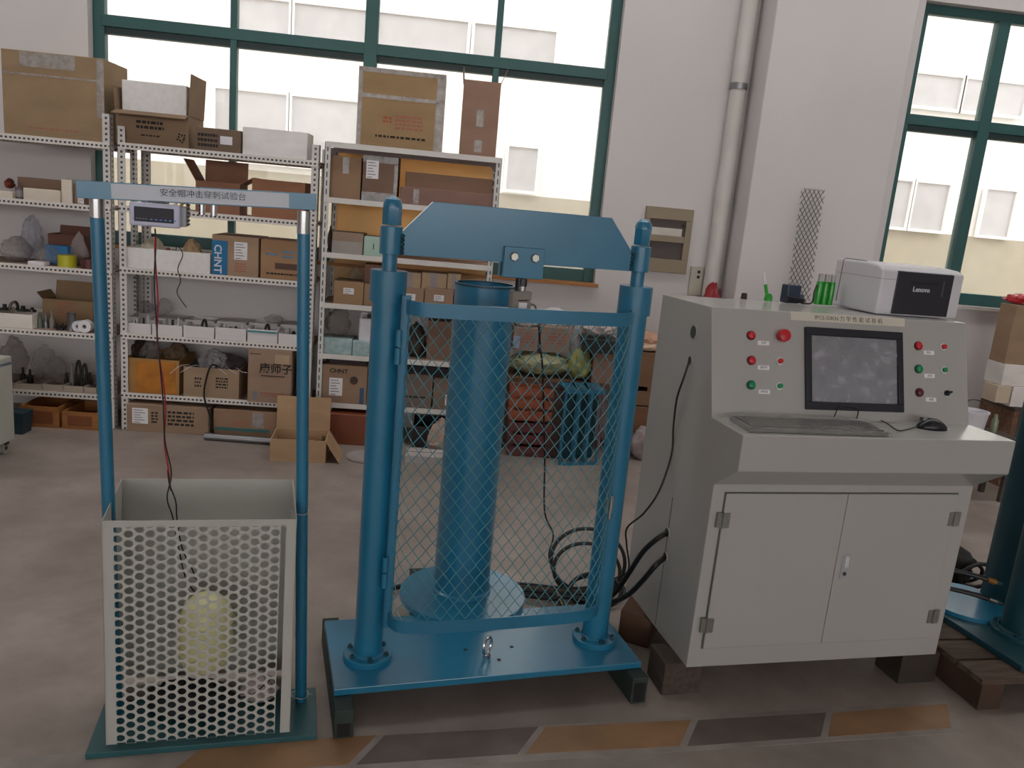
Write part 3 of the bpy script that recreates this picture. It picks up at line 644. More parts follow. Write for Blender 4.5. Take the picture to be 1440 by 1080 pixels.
for i in range(5):
    x = X_at(270 + i * 14, 5.08, 0.42); sg = -1 if i < 2 else 1
    wire('white_lead', 'thin white wire looping over the rim of the low box, ' + ['first from the post side', 'second from the post side', 'in the middle', 'second from the tall box', 'nearest the tall box'][i], [(x, 5.14, 0.40), (x + sg * 0.03, 5.08, 0.435), (x + sg * 0.07, 5.03, 0.425), (x + sg * 0.11, 5.01, 0.385 + i * 0.01)], 0.0013, M_WHITE, group='white wires over the low box')
xx = X_at(291, 5.03, 0.35)
wire('black_lead', 'black cable hanging in a loop from the low box to the floor', [(xx + 0.06, 5.10, 0.42), (xx + 0.03, 5.02, 0.455), (xx, 5.01, 0.36), (xx - 0.01, 5.01, 0.25), (xx + 0.03, 5.01, 0.12), (xx + 0.05, 5.01, 0.02)], 0.006, M_BLACK)
carton('tall cardboard box with bold black characters on the fourth shelf', 348, 409, 492, s[4], Y=5.03, depth=0.34, col='92755f', marks=[(0.12, 0.24, 0.06, 0.22, BLI, 4), (0.3, 0.85, 0.12, 0.22, RDI, 2), (0.05, 0.3, 0.9, 0.93, BLK, 1)], labels=[(0.62, 0.95, 0.75, 0.92, mat('pale_sticker', 'b69c7d', 0.7)), (0.3, 0.85, 0.5, 0.52, mat('ink_rule', '4a3a33', 0.8))], texts=[('康师子', 0.075, 0.26, 0.54, BLK, 1)] and [('康师子', 0.26, 0.58, 0.068, BLK, 1.0)])
lean = thing('cardboard_sheet', 'folded cardboard sheet leaning between the tall box and the post', 'cardboard', (X_at(414, 5.1, 0.3), 5.1, s[4]))
bx(-0.004, 0.0, 0, 0.26, 0, 0.27, Matrix.Rotation(radians(7), 4, 'Y')).build('sheet', card('6a5746'), lean); bx(0.012, 0.016, 0, 0.26, 0, 0.25, Matrix.Rotation(radians(4), 4, 'Y')).build('sheet', card('54483a'), lean)

carton('wide cardboard box with white address label under the tray rack', 178, 293, 566, 0, Y=5.02, depth=0.36, col='8c7058', labels=[(0.07, 0.26, 0.3, 0.86)], marks=[(0.3, 0.38, 0.35, 0.8, BLK, 4), (0.5, 0.82, 0.3, 0.88, BLK, 4)], zt=0.175)
c = carton('cardboard box with teal stripe on the floor under the tray rack', 300, 388, 566, 0, Y=5.04, depth=0.32, col='8d6a50', labels=[(0.03, 0.9, 0.2, 0.32, mat('teal_stripe', '3c6b68', 0.7))], tape=[(0.62, 0.8, 0.35, 0.95)], marks=[(0.3, 0.55, 0.4, 0.6, RDI, 2)], zt=0.172)
pr = MB().pipe((0, 0, 0.0225), (0.46, -0.02, 0.0225), 0.022, 0.017, 20).build('steel_tube', M_STEEL, smooth=True); pr.location = (X_at(286, 4.9, 0.02), 4.93, 0); tag(pr, 'dull steel tube lying on the floor in front of the rack', 'tube')

# ================================================================== AMBER-BACKED RACK
s = S3
carton('large tape-wrapped cardboard box with red print on the amber-backed rack', 501, 622, 99, s[0], Y=5.06, depth=0.3, col='97774f', tape=[(0, 1, 0.62, 0.67), (0, 1, 0.94, 1), (0.9, 1, 0, 1), (0.0, 0.05, 0.0, 1)], marks=[(0.3, 0.4, 0.32, 0.42, mat('stamp_red', 'b0553f', 0.8), 2), (0.44, 0.76, 0.25, 0.45, RDI, 4), (0.22, 0.8, 0.13, 0.18, BLK, 1)], lid=1)
carton('tall narrow cardboard box standing on the amber-backed rack', 647, 698, 114, s[0], Y=5.10, depth=0.22, col='8f6c58', flaps=[('right', 0.09, 22), ('left', 0.07, 6)], tape=[(0.4, 0.6, 0.4, 0.62), (0.4, 0.6, 0.06, 0.22)], open_=True)
carton('brown cardboard box in the corner of the upper amber shelf', 462, 507, 220, s[1], Y=5.09, depth=0.26, col='8e6c50', tape=[(0.42, 0.62, 0.6, 0.98)])
carton('film-wrapped brown box with white label on the upper amber shelf', 509, 558, 217, s[1], Y=5.07, depth=0.26, col='6e5242', tape=[(0, 1, 0.82, 1), (0, 1, 0.02, 0.2), (0.9, 1, 0.2, 0.8)], labels=[(0.1, 0.45, 0.48, 0.86)])
carton('lower long cardboard box of the pair on the upper amber shelf', 563, 694, 268, s[1], Y=5.07, depth=0.26, col='805e52', tape=[(0.14, 0.2, 0.1, 0.9)])
c = carton('upper long cardboard box with slanted end, atop the other long one', 570, 693, 247, s[1] + 0.075, Y=5.11, depth=0.2, col='87644f', zt=None)

carton('brown and white printed box behind the left machine cap nut', 467, 511, 327, s[2], Y=5.10, depth=0.2, col='8f7763', labels=[(0.0, 0.97, 0.0, 0.58, mat('grey_label', 'a79f98', 0.8))], marks=[(0.4, 0.7, 0.1, 0.45, BLK, 2)])
carton('small mint green box with black mark on the third amber shelf', 512, 540, 333, s[2], Y=5.09, depth=0.18, col='9ebcab', labels=[(0.46, 0.5, 0.35, 0.65, M_INK)])
bagpx('small brown bag in the corner of the third amber shelf', 458, 467, 318, s[2], 5.12, 0.12, seed=41, col='6b5a4a', alpha=1)

Lq = [(0.33, 0.68, 0.45, 0.72)]
carton('first brown labelled carton from the grey post on the fourth amber shelf', 469, 511, 396, s[3], Y=5.08, depth=0.22, col='94724f', labels=Lq)
carton('second brown labelled carton, half behind the machine column', 512, 546, 400, s[3], Y=5.08, depth=0.22, col='8d6b52')
carton('brown labelled carton just past the left machine column', 562, 596, 405, s[3], Y=5.08, depth=0.22, col='90705a', labels=[(0.25, 0.65, 0.42, 0.72)])
carton('brown labelled carton nearest the big cylinder', 597, 637, 406, s[3], Y=5.08, depth=0.22, col='90705a', labels=Lq)
for i, (a, b) in enumerate(((563, 592), (593, 628), (629, 648))):
    carton(['taped beige box resting on the carton past the column', 'taped beige box resting on the carton nearest the cylinder', 'narrow taped beige box beside the big cylinder'][i], a, b, 383 + i, s[3] + (0.105 if i < 2 else 0.105), Y=5.11, depth=0.16, col='b89a78', labels=[(0.35, 0.6, 0.0, 1.0, mat('beige_tape', 'a9a2a6', 0.6))])
carton('unlabelled brown carton under the narrow beige box', 638, 660, 408, s[3], Y=5.08, depth=0.22, col='7b5d4b')
bagpx('grey plastic bag on the first labelled carton', 486, 511, 376, s[3] + 0.135, 5.13, 0.12, seed=42, col='9a8a7c', alpha=0.75)
carton('dark brown box on the second labelled carton', 512, 540, 372, s[3] + 0.125, Y=5.14, depth=0.14, col='7a5645')

M_FLOR = mat('floral_print', 'b9c9c9', 0.7, vary=0.3, scale=30, col2='7fa3a5')
carton('blue and white floral box at the post on the fifth amber shelf', 452, 495, 476, s[4], Y=5.07, depth=0.18, col='b9c9c9', m=M_FLOR)
carton('second blue and white floral box under the white jug', 496, 524, 480, s[4], Y=5.07, depth=0.18, col='b9c9c9', m=M_FLOR)
zj = s[4] + 0.088
jg = thing('white_jug', 'white plastic jug standing on the floral box', 'jug', (X_at(514, 5.12, zj), 5.13, zj))
bx(-0.045, 0.045, -0.035, 0.035, 0, 0.15).build('jug_body', M_WHITE, jg, bevel=0.012, seg=3); MB().cyl((0.015, 0, 0.145), (0.015, 0, 0.175), 0.014, 14).build('cap', M_BLACKG, jg, smooth=True)
MB().tube(smooth_path([(-0.035, 0, 0.145), (-0.03, 0, 0.175), (0.0, 0, 0.178), (0.006, 0, 0.16)], 5), 0.006, 8).build('handle', M_WHITE, jg, smooth=True)
bagpx('grey-brown clear bag on the floral box beside the post', 455, 492, 434, s[4] + 0.095, 5.10, 0.15, seed=43, col='8f857d', alpha=0.7, pinch=0.3)
carton('brown box deep in the fifth amber shelf behind the mesh', 600, 636, 452, s[4], Y=5.12, depth=0.2, col='7a5b48')
bagpx('dark brown bag behind the mesh beside the left column', 566, 600, 456, s[4], 5.10, 0.2, seed=44, col='4c3f38', alpha=1)

c = carton('cardboard box with lettered top edge and round stain on the sixth shelf', 452, 515, 514, s[5], Y=5.06, depth=0.32, col='8f6f56', labels=[(0.17, 0.46, 0.2, 0.66)], texts=[('CHNT', 0.16, 0.80, 0.036, BLK, 1.15)], open_=False)
st = MB().cyl((0, -0.0015, 0), (0, 0, 0), 0.026, 20).build('round_stain', mat('dark_stain', '4a3a33', 0.8), c); st.location = (0.06, -0.0005, 0.155)
bx(0.1, 0.125, -0.002, 0, 0.0, 0.11).build('blue_patch', mat('blue_patch', '3a5a78', 0.7), c)
carton('dark plastic tray on the lettered box', 464, 515, 504, s[5] + 0.225, Y=5.12, depth=0.2, col='40363a', open_=True, zt=s[5] + 0.27, name='plastic_tray', cat='tray')
carton('wide dull brown carton behind the mesh on the sixth shelf', 566, 607, 527, s[5], Y=5.07, depth=0.28, col='6d5a50', marks=[(0.1, 0.8, 0.3, 0.4, BLK, 1)])
carton('dull brown carton with small white label behind the mesh', 609, 640, 533, s[5], Y=5.07, depth=0.28, col='75604f', labels=[(0.55, 0.95, 0.15, 0.5)])
carton('dark crate on the sixth shelf behind the mesh', 566, 640, 507, s[5] + 0.205, Y=5.14, depth=0.2, col='2e2b30', zt=s[5] + 0.26, name='dark_crate', cat='crate', open_=True)
carton('red-brown box on the floor under the amber-backed rack', 462, 527, 577, 0, Y=5.0, depth=0.34, col='7d4127', zt=0.20, m=mat('redbrown_board', '7d4127', 0.45, vary=0.12), lid=1)
carton('black basin on the floor behind the mesh', 580, 660, 580, 0, Y=5.04, depth=0.3, col='26262c', m=mat('black_basin', '26262c', 0.4), name='plastic_basin', cat='basin', open_=True, zt=0.14)
bagpx('white and orange crumpled sack in front of the black basin', 596, 642, 592, 0.0, 4.88, 0.13, seed=45, col='b39c8d', alpha=1, name='crumpled_sack', cat='sack')
carton('low white slab lying on the floor behind the mesh', 570, 640, 626, 0, Y=4.70, depth=0.16, col='a8a09c', m=mat('white_slab', 'b5aeaa', 0.8), name='foam_slab', cat='slab', zt=0.05)
dk = MB().lathe([(0, 0), (0.12, 0), (0.125, 0.012), (0.11, 0.012), (0.1, 0.006), (0, 0.006)], n=32).build('round_lid', mat('grey_lid', 'a39c98', 0.5), smooth=True); dk.location = (X_at(514, 4.72, 0), 4.76, 0); tag(dk, 'round grey lid on the floor beside the left machine column', 'lid')

# open box on the floor
oc = carton('open cardboard box on the floor with its lid folded up', 380, 458, 612, 0, Y=4.60, depth=0.24, col='a98560', open_=True, flaps=[('back', 0.2, 4), ('right', 0.17, 148)], zt=0.135, rot=radians(3))
clutter('dark bottle and parts inside the open floor box', 438, 457, 0.008, 4.66, 0.17, [mat('navy_plastic', '26304a', 0.4), mat('olive_part', '5c5a3c', 0.5)], 2, 51, name='bottle_pair', cat='bottle')

# ================================================================== CAGED PRESS (the teal machine in the middle)
def press_flange(parent, x, y, z, R, r, m, nb=6):
    fl = MB().lathe([(r, 0), (R, 0), (R, 0.016), (R - 0.003, 0.019), (r + 0.006, 0.019), (r, 0.025)], (x, y, z), 36).build('flange', m, parent, smooth=True)
    for k in range(nb):
        a = pi / 6 + k * 2 * pi / nb; bxx, byy = x + cos(a) * (R + r) / 2, y + sin(a) * (R + r) / 2
        b = MB().cyl((bxx, byy, z + 0.019), (bxx, byy, z + 0.027), 0.0085, 6); b.cyl((bxx, byy, z + 0.027), (bxx, byy, z + 0.032), 0.004, 8); b.build('bolt', M_TEAL_DARK_SHADED, fl)
    return fl
MO = (-0.229, 2.173); MANG = 12.0
ma = radians(MANG)
press = thing('test_press', 'teal twin-column test press with curved diamond mesh guard', 'machine', (MO[0], MO[1], 0), ma)
ZP = 0.115
bp = bx(0, 1.01, 0, 0.41, ZP - 0.022, ZP).build('base_plate', M_TEAL, press, bevel=0.002)
for (hx, hy) in ((0.60, 0.155), (0.535, 0.085), (0.44, 0.16)):
    MB().cyl((hx, hy, ZP), (hx, hy, ZP + 0.0008), 0.007, 12).build('drilled_hole', M_BLACK, bp)
CX0, CX1, CY = 0.118, 0.905, 0.165
for cx in (CX0, CX1):
    press_flange(press, cx, CY, ZP, 0.078, 0.046, M_TEAL)
    MB().cyl((cx, CY, ZP + 0.01), (cx, CY, 1.275 if cx > 0.5 else 1.35), 0.0445, 40).build('column', M_TEAL, press, smooth=True)
    MB().pipe((cx, CY, 1.262), (cx, CY, 1.352), 0.053, 0.024, 40).build('sleeve', M_TEAL, press, smooth=True)
    MB().cyl((cx, CY, 1.33), (cx, CY, 1.405), 0.0215, 24).build('piston_rod', M_TEAL, press, smooth=True)
    MB().cyl((cx, CY, 1.398), (cx, CY, 1.478), 0.0315, 32).build('collar', M_TEAL, press, smooth=True, bevel=0.002)
    c = MB(); c.lathe([(0.0265, 1.481), (0.0275, 1.483), (0.0275, 1.532)], (cx, CY, 0), 6); c.lathe([(0.0275, 1.530), (0.027, 1.540), (0.022, 1.552), (0.012, 1.560), (0, 1.562)], (cx, CY, 0), 24); c.lathe([(0, 1.479), (0.0275, 1.481)], (cx, CY, 0), 6)
    c.build('cap_nut', M_TEAL, press, smooth=25)
bm = MB().prism([(CX0 + 0.026, 1.398), (CX1 - 0.026, 1.398), (CX1 - 0.026, 1.447), (CX1 - 0.115, 1.556), (CX0 + 0.115, 1.556), (CX0 + 0.028, 1.462)], 'y', CY - 0.012, CY + 0.012).build('crossbeam', M_TEAL, press, bevel=0.0015)
for cx, sg in ((CX0, 1), (CX1, -1)):      # weld beads
    w = MB()
    for i in range(5): w.lathe([(0, -0.007), (0.006, -0.004), (0.0075, 0.0), (0.006, 0.004), (0, 0.007)], (cx + sg * 0.031, CY - 0.014, 1.405 + i * 0.012), 8)
    w.build('weld_bead', M_TEAL_DARK_SHADED, bm, smooth=True)
cv = MB(); cv.box(0.452, 0.578, CY - 0.028, CY - 0.0125, 1.355, 1.447); cv.box(0.452, 0.578, CY + 0.0125, CY + 0.028, 1.355, 1.447)
cl = cv.build('clevis_plate', M_TEAL, press, bevel=0.002)
for dx in (0.482, 0.548):
    MB().cyl((dx, CY - 0.036, 1.418), (dx, CY - 0.028, 1.418), 0.0115, 6).build('bolt_head', mat('zinc_bolt', 'c2c2b8', 0.35, metal=0.7), cl)
    MB().cyl((dx, CY - 0.0295, 1.418), (dx, CY - 0.028, 1.418), 0.0145, 20).build('washer', mat('washer_dark', '3c4a50', 0.4, metal=0.5), cl)
MB().cyl((0.515, CY, 1.30), (0.515, CY, 1.36), 0.013, 14).build('load_stud', M_BLACKG, press, smooth=True)
# large cylinder with its round foot plate
BCX, BCY = 0.515, 0.555
MB().lathe([(0, 0), (0.235, 0), (0.235, 0.02), (0, 0.02)], (BCX, BCY - 0.03, ZP), 48).build('foot_plate', M_TEAL, press, smooth=True)
big = MB().lathe([(0.113, ZP + 0.018), (0.113, ZP + 0.03), (0.106, ZP + 0.036), (0.106, 1.288), (0.098, 1.288), (0.098, 1.25), (0, 1.25)], (BCX, BCY, 0), 48).build('main_cylinder', M_TEAL, press, smooth=True)
MB().lathe([(0.0985, 1.286), (0.108, 1.286), (0.108, 1.294), (0.0985, 1.294)], (BCX, BCY, 0), 48).build('rim', M_TEAL_DARK_SHADED, big, smooth=True)
for sx in (-0.185, 0.19):
    MB().cyl((BCX + sx, BCY - 0.06, ZP - 0.093 - 0.0), (BCX + sx, BCY - 0.06, ZP), 0.02, 12).build('foot_stud', M_TEAL_DARK_SHADED, press)
# load cell hanging in front of the cylinder top
lc = thing('load_cell', 'grey brown load cell with paper tag beside the cylinder rim', 'sensor', (0, 0, 0)); lc.parent = None
FM = Frame(MO, MANG)
q = FM.at_y(727, 421, 0.20); wq = FM.o + FM.ex * q.x + FM.ey * 0.155
lc.location = (wq.x, wq.y, q.z); lc.rotation_euler = (0, 0, ma)
M_LC = mat('load_cell_grey', '857d76', 0.55, vary=0.1)
lb_ = MB(); lb_.box(-0.034, 0.026, -0.02, 0.02, -0.026, 0.003); lb_.box(-0.034, 0.026, -0.02, 0.02, 0.006, 0.032); lb_.box(-0.034, -0.014, -0.019, 0.019, 0.0, 0.01)
lb_.build('cell_body', M_LC, lc, bevel=0.003)
bx(-0.014, 0.012, -0.0225, -0.0205, -0.022, -0.002).build('paper_tag', M_PAPER, lc)
MB().cyl((0.0, 0, 0.032), (0.0, 0, 0.046), 0.011, 12).build('stud', M_CHROME, lc, smooth=True)
MB().cyl((0.0, 0, 0.046), (0.0, 0, 0.068), 0.012, 6).build('nut', M_BLACKG, lc)
MB().tube(smooth_path([(0.026, 0, -0.008), (0.036, 0.0, -0.008), (0.05, 0.01, -0.015), (0.056, 0.02, -0.035), (0.056, 0.03, -0.07)], 6), 0.0035, 8).build('cable', mat('grey_cable', '77726c', 0.5), lc, smooth=True)
# eye bolt
e = MB(); pts = [(0.498 + 0.0, 0.105 + 0.0, 0)]
ring = [(0.50 + 0.018 * cos(t), 0.112 + 0.018 * cos(t), ZP + 0.039 + 0.028 * sin(t)) for t in (2 * pi * i / 24 for i in range(24))]
e.tube(ring, 0.0055, 8, closed=True); e.lathe([(0.013, ZP), (0.013, ZP + 0.006), (0.007, ZP + 0.014), (0, ZP + 0.014)], (0.50, 0.112, 0), 16)
e.build('eye_bolt', M_CHROME, press, smooth=True)
# mesh guard door: bowed section path in plan
sec = smooth_path([(0.165, 0.115, 0), (0.177, 0.07, 0), (0.20, 0.045, 0), (0.25, 0.033, 0), (0.36, 0.028, 0), (0.50, 0.026, 0), (0.65, 0.028, 0), (0.78, 0.036, 0), (0.84, 0.06, 0), (0.868, 0.095, 0), (0.875, 0.13, 0)], 8)
cum = [0]
for a, b in zip(sec, sec[1:]): cum.append(cum[-1] + (b - a).length)
LS = cum[-1]
def on_sec(s):
    s = max(0, min(LS, s))
    for i in range(len(cum) - 1):
        if cum[i + 1] >= s: break
    t = (s - cum[i]) / max(1e-9, cum[i + 1] - cum[i]); return sec[i].lerp(sec[i + 1], t)
door = thing('x', None, None); door.name = 'mesh_guard'; door.parent = press
def band(z0, z1, t=0.006):
    mb = MB(); n = len(sec); vs = []
    for i, p in enumerate(sec):
        d = (sec[min(i + 1, n - 1)] - sec[max(i - 1, 0)]).normalized(); nn = Vector((d.y, -d.x, 0)) * t
        vs += [(p.x, p.y, z0), (p.x, p.y, z1), (p.x + nn.x, p.y + nn.y, z1), (p.x + nn.x, p.y + nn.y, z0)]
    fs = [(4 * i + k, 4 * i + (k + 1) % 4, 4 * (i + 1) + (k + 1) % 4, 4 * (i + 1) + k) for i in range(n - 1) for k in range(4)] + [(0, 1, 2, 3), (4 * n - 4, 4 * n - 3, 4 * n - 2, 4 * n - 1)]
    return mb.add(vs, fs)
ZB0, ZB1, ZT0, ZT1 = 0.262, 0.303, 1.238, 1.279
band(ZT0, ZT1).build('top_band', M_TEAL, door, smooth=True); band(ZB0, ZB1).build('bottom_band', M_TEAL, door, smooth=True)
bx(0.149, 0.176, 0.098, 0.106, 0.25, 1.288).build('hinge_post', M_TEAL, door, bevel=0.0015)
bx(0.149, 0.153, 0.098, 0.13, 0.25, 1.288).build('hinge_post_flange', M_TEAL, door)
bx(0.866, 0.874, 0.10, 0.125, 0.262, 1.26).build('latch_post', M_TEAL, door, bevel=0.0015)
DW, DH = 0.0395, 0.051
k_ = DW / DH
def wires(sgn):
    mb = MB(); n = int((LS + (ZT0 - ZB1) * k_) / DW) + 2
    for i in range(-n, n * 2):
        pts = []; steps = 60
        for j in range(steps + 1):
            z = ZB1 - 0.005 + (ZT0 - ZB1 + 0.01) * j / steps; s_ = i * DW + sgn * (z - ZB1) * k_
            if 0 <= s_ <= LS:
                p = on_sec(s_); ph = (s_ + 0.25 * DW) / DW * 2 * pi
                pts.append((p.x, p.y + 0.003 + sgn * 0.0016 * cos(ph), z))
        if len(pts) > 1: mb.tube(pts, 0.0014, 4)
    return mb
ws = wires(1); w2_ = wires(-1); ws.add(w2_.v, w2_.f)
o = ws.build('wire_mesh', mat('mesh_wire_paint', '47858f', 0.3, vary=0.1, spec=0.7), door, smooth=True); o['kind'] = 'stuff'
for zc_ in (1.14, 0.44):
    h = MB(); h.cyl((0.146, 0.095, zc_ + 0.002), (0.146, 0.095, zc_ + 0.05), 0.0095, 14); h.cyl((0.146, 0.095, zc_ - 0.05), (0.146, 0.095, zc_ - 0.002), 0.0095, 14)
    h.build('hinge', M_TEAL, press, smooth=True)
zl = 0.64
l_ = MB(); l_.box(0.862, 0.885, 0.098, 0.118, zl - 0.03, zl + 0.02); l_.build('latch', mat('galvanised', '8ba0a0', 0.35, metal=0.7), press, bevel=0.002)
MB().cyl((0.872, 0.09, zl - 0.045), (0.872, 0.09, zl + 0.035), 0.005, 10).build('latch_pin', M_CHROME, press, smooth=True)
# the two beams it stands on
for n_, (lx, ly0, ly1, lab) in enumerate(((0.025, -0.075, 0.47, 'dark green-black timber beam under the press at the mesh box side'), (0.985, -0.055, 0.45, 'dark green-black timber beam under the press at the console side'))):
    sb = thing('skid_beam', lab, 'beam', tuple(FM.o + FM.ex * lx), ma)
    bx(-0.028, 0.028, ly0, ly1, 0.0, ZP - 0.0225).build('beam', M_SKID, sb, bevel=0.003)
    bx(-0.02, 0.02, ly0 - 0.0012, ly0, 0.008, 0.05 if n_ == 0 else 0.075).build('end_hollow', M_BLACK, sb)
bo = MB(); P0 = FM.o + FM.ex * 0.995 + FM.ey * 0.0

# ================================================================== HELMET TEST STAND
RO = (-0.339, 2.263); SANG = 9.9
FS = Frame(RO, SANG); sa = radians(SANG)
stand = thing('helmet_test_stand', 'slim teal two-post test stand with a lettered white strip', 'test stand', (RO[0], RO[1], 0), sa)
bx(-0.565, 0.045, -0.178, 0.06, 0, 0.018).build('base_plate', mat('stand_base_green', '2b5a60', 0.4, vary=0.2), stand, bevel=0.001)
def post(x0, x1, nm):
    MB().cyl((x0, 0, 0.018), (x1, 0, 1.47), 0.0172, 28).build('post', M_TEAL, stand, smooth=True)
    MB().cyl((x1, 0, 1.44), (x1, 0, 1.50), 0.0178, 28).build('chrome_collar', M_CHROME, stand, smooth=True)
post(-0.522, -0.5475, 'l'); post(0.0, -0.0385, 'r')
tilt = Matrix.Translation((-0.3, 0, 1.517)) @ Matrix.Rotation(radians(-1.9), 4, 'Y')
bx(-0.288, 0.292, -0.03, 0.03, -0.0215, 0.0215, tilt).build('top_beam', M_TEAL, stand, bevel=0.001)
stp = bx(-0.208, 0.222, -0.0312, -0.03, -0.0185, 0.0185, tilt).build('white_strip', mat('strip_white', 'c9cdd6', 0.45, vary=0.04), stand)
text('安全帽冲击穿刺试验台', 0.021, mat('grey_ink', '4a4a55', 0.7), stand, (-0.395, -0.0322, 1.5095), rot=(pi / 2, radians(-1.9), 0), bold=-0.0001)
for i, px in enumerate((284, 300)):
    q = FS.at_y(px, 296, 0.0); MB().cyl((q.x, 0.012 * i, 1.468), (q.x, 0.012 * i, 1.50), 0.0085, 16).build('guide_pin', M_CHROME, stand, smooth=True)
# weighing display clamped under the beam
q = FS.at_y(181, 283, -0.06); q2 = FS.at_y(253, 322, -0.06)
ds = thing('weighing_display', 'pale lilac digital display box with dark screen under the lettered strip', 'display', (0, 0, 0))
w_ = q2.x - q.x; hh = abs(q.z - q2.z); c_ = FS.o + FS.ex * (q.x + w_ / 2) + FS.ey * (-0.06)
ds.location = (c_.x, c_.y, q2.z + 0.0); ds.rotation_euler = (0, 0, sa)
H2 = hh
bx(-w_ / 2, w_ / 2, 0, 0.025, 0, H2).build('case', mat('lilac_plastic', 'c3c4dc', 0.4, vary=0.03), ds, bevel=0.006, seg=3)
bx(-w_ / 2 + 0.006, w_ / 2 + 0.012, 0.025, 0.085, 0.004, H2 - 0.004).build('rear_case', mat('grey_white_case', 'b9b9be', 0.5), ds, bevel=0.003)
sc = bx(-w_ * 0.40, w_ * 0.38, -0.002, 0.001, H2 * 0.2, H2 * 0.82).build('screen', mat('display_black', '1d1c28', 0.55, vary=0.05), ds, bevel=0.002)
for i in range(6):
    MB().prism([(-0.012 + i * 0.011, H2 * 0.31), (-0.005 + i * 0.011, H2 * 0.28), (-0.005 + i * 0.011, H2 * 0.36)], 'y', -0.0028, -0.002).build('key_mark', mat('key_blue', '5a86c8', 0.5), sc)
for i in range(5): bx(-0.05 + i * 0.007, -0.046 + i * 0.007, -0.0028, -0.002, H2 * 0.3, H2 * 0.34).build('key_dot', mat('key_grey', '7d7f92', 0.5), sc)
for i in range(7): bx(w_ / 2 + 0.0125, w_ / 2 + 0.015, 0.03, 0.08, 0.008 + i * 0.01, 0.012 + i * 0.01).build('vent_slot', M_DARKM, ds)
bx(-0.02, 0.02, 0.03, 0.06, H2 - 0.004, H2 + 0.012).build('clamp', M_BLACKG, ds)

# mesh basket (white enamelled open box with a punched front)
BO = (-0.826, 2.028); BANG = 9.0
bk = thing('perforated_basket', 'cream metal open-topped box with a round-hole punched front panel', 'basket', (BO[0], BO[1], 0.0185), radians(BANG))
BW, BH, BD = 0.489, 0.658, 0.325
rx = 0.0
st_ = MB(); st_.box(0, 0.028, 0, 0.002, 0, BH); st_.box(BW - 0.028, BW, 0, 0.002, 0, BH); st_.box(0.028, BW - 0.028, 0, 0.002, BH - 0.018, BH)
st_.build('front_frame', M_BASKET, bk)
def side(x0, xb, nm):
    b = MB(); b.add([(x0, 0, 0), (x0, 0, BH), (xb, BD, BH), (xb, BD, 0), (x0 + 0.002, 0, 0), (x0 + 0.002, 0, BH), (xb + 0.002, BD, BH), (xb + 0.002, BD, 0)], [(0, 1, 2, 3), (7, 6, 5, 4), (0, 4, 5, 1), (1, 5, 6, 2), (2, 6, 7, 3), (3, 7, 4, 0)])
    b.build(nm, M_BASKET, bk)
side(0, -0.018, 'side_panel'); side(BW - 0.002, BW - 0.02, 'side_panel')
bx(-0.018, BW - 0.018, BD - 0.002, BD, 0, BH).build('rear_panel', M_BASKET, bk)
px_, pz_ = 0.0268, 0.0268      # hole pitch
pm = MB(); ncol = int((BW - 0.04) / px_) + 2; nrow = int((BH) / pz_)
def hexcell(cx, cz, ra, rb):
    """plate cell px_ wide, pz_ tall with an elliptic hole; cells of alternate columns shifted half a pitch"""
    ang = [2 * pi * i / 16 for i in range(16)]
    inn = [(cx + ra * cos(t), cz + rb * sin(t)) for t in ang]
    out = []
    for t in ang:
        dx, dz = cos(t), sin(t); k = min((px_ / 2) / abs(dx) if abs(dx) > 1e-6 else 9, (pz_ / 2) / abs(dz) if abs(dz) > 1e-6 else 9)
        out.append((cx + dx * k, cz + dz * k))
    return inn, out
x_lo, x_hi, z_lo, z_hi = 0.024, BW - 0.024, 0.004, BH - 0.014
for c in range(ncol):
    cx = 0.024 + px_ * (c + 0.5) * 0.985
    if cx + px_ / 2 > x_hi + 0.004: break
    for r_i in range(-1, nrow + 1):
        cz = z_lo + pz_ * (r_i + 0.5 + (0.5 if c % 2 else 0))
        if cz - pz_ / 2 < -0.02 or cz + pz_ / 2 > BH + 0.01: continue
        inn, out = hexcell(cx, cz, 0.0116, 0.0106)
        cl_ = lambda p: (min(max(p[0], x_lo - 0.002), x_hi + 0.002), min(max(p[1], 0.0), BH - 0.002))
        inn = [cl_(p) for p in inn]; out = [cl_(p) for p in out]
        vs = [(p[0], 0.0006, p[1]) for p in inn] + [(p[0], 0.0006, p[1]) for p in out]
        pm.add(vs, [(i, (i + 1) % 16, 16 + (i + 1) % 16, 16 + i) for i in range(16)])
        # inner wall of the hole gives the sheet its thickness
        vs2 = [(p[0], 0.0006, p[1]) for p in inn] + [(p[0], 0.0024, p[1]) for p in inn]
        pm.add(vs2, [(i, (i + 1) % 16, 16 + (i + 1) % 16, 16 + i) for i in range(16)])
pm.build('perforated_sheet', M_BASKET, bk)
FB = Frame(BO, BANG)
# hanging yellow head-shaped weight
g = FB.at_y(290, 888, BD * 0.45)
yc = FB.o + FB.ex * (g.x) + FB.ey * (BD * 0.45)
hw_ = thing('yellow_float', 'pale yellow rounded plastic float hanging inside the punched basket', 'float', (yc.x, yc.y, g.z))
R0 = 0.076
prof = [(0, -0.118), (R0 * 0.5, -0.115), (R0 * 0.82, -0.102), (R0 * 0.97, -0.075), (R0, -0.04), (R0, 0.03), (R0 * 0.95, 0.062), (R0 * 0.8, 0.09), (R0 * 0.52, 0.11), (R0 * 0.2, 0.118), (0, 0.119)]
MB().lathe(prof, n=32).build('float_body', mat('pale_yellow_plastic', 'e2deaa', 0.4, vary=0.05), hw_, smooth=True)
for z in (-0.05, 0.04): MB().lathe([(R0 + 0.0005, z - 0.003), (R0 + 0.003, z), (R0 + 0.0005, z + 0.003)], n=32).build('rib', mat('pale_yellow_plastic', 'cdc992'), hw_, smooth=True)
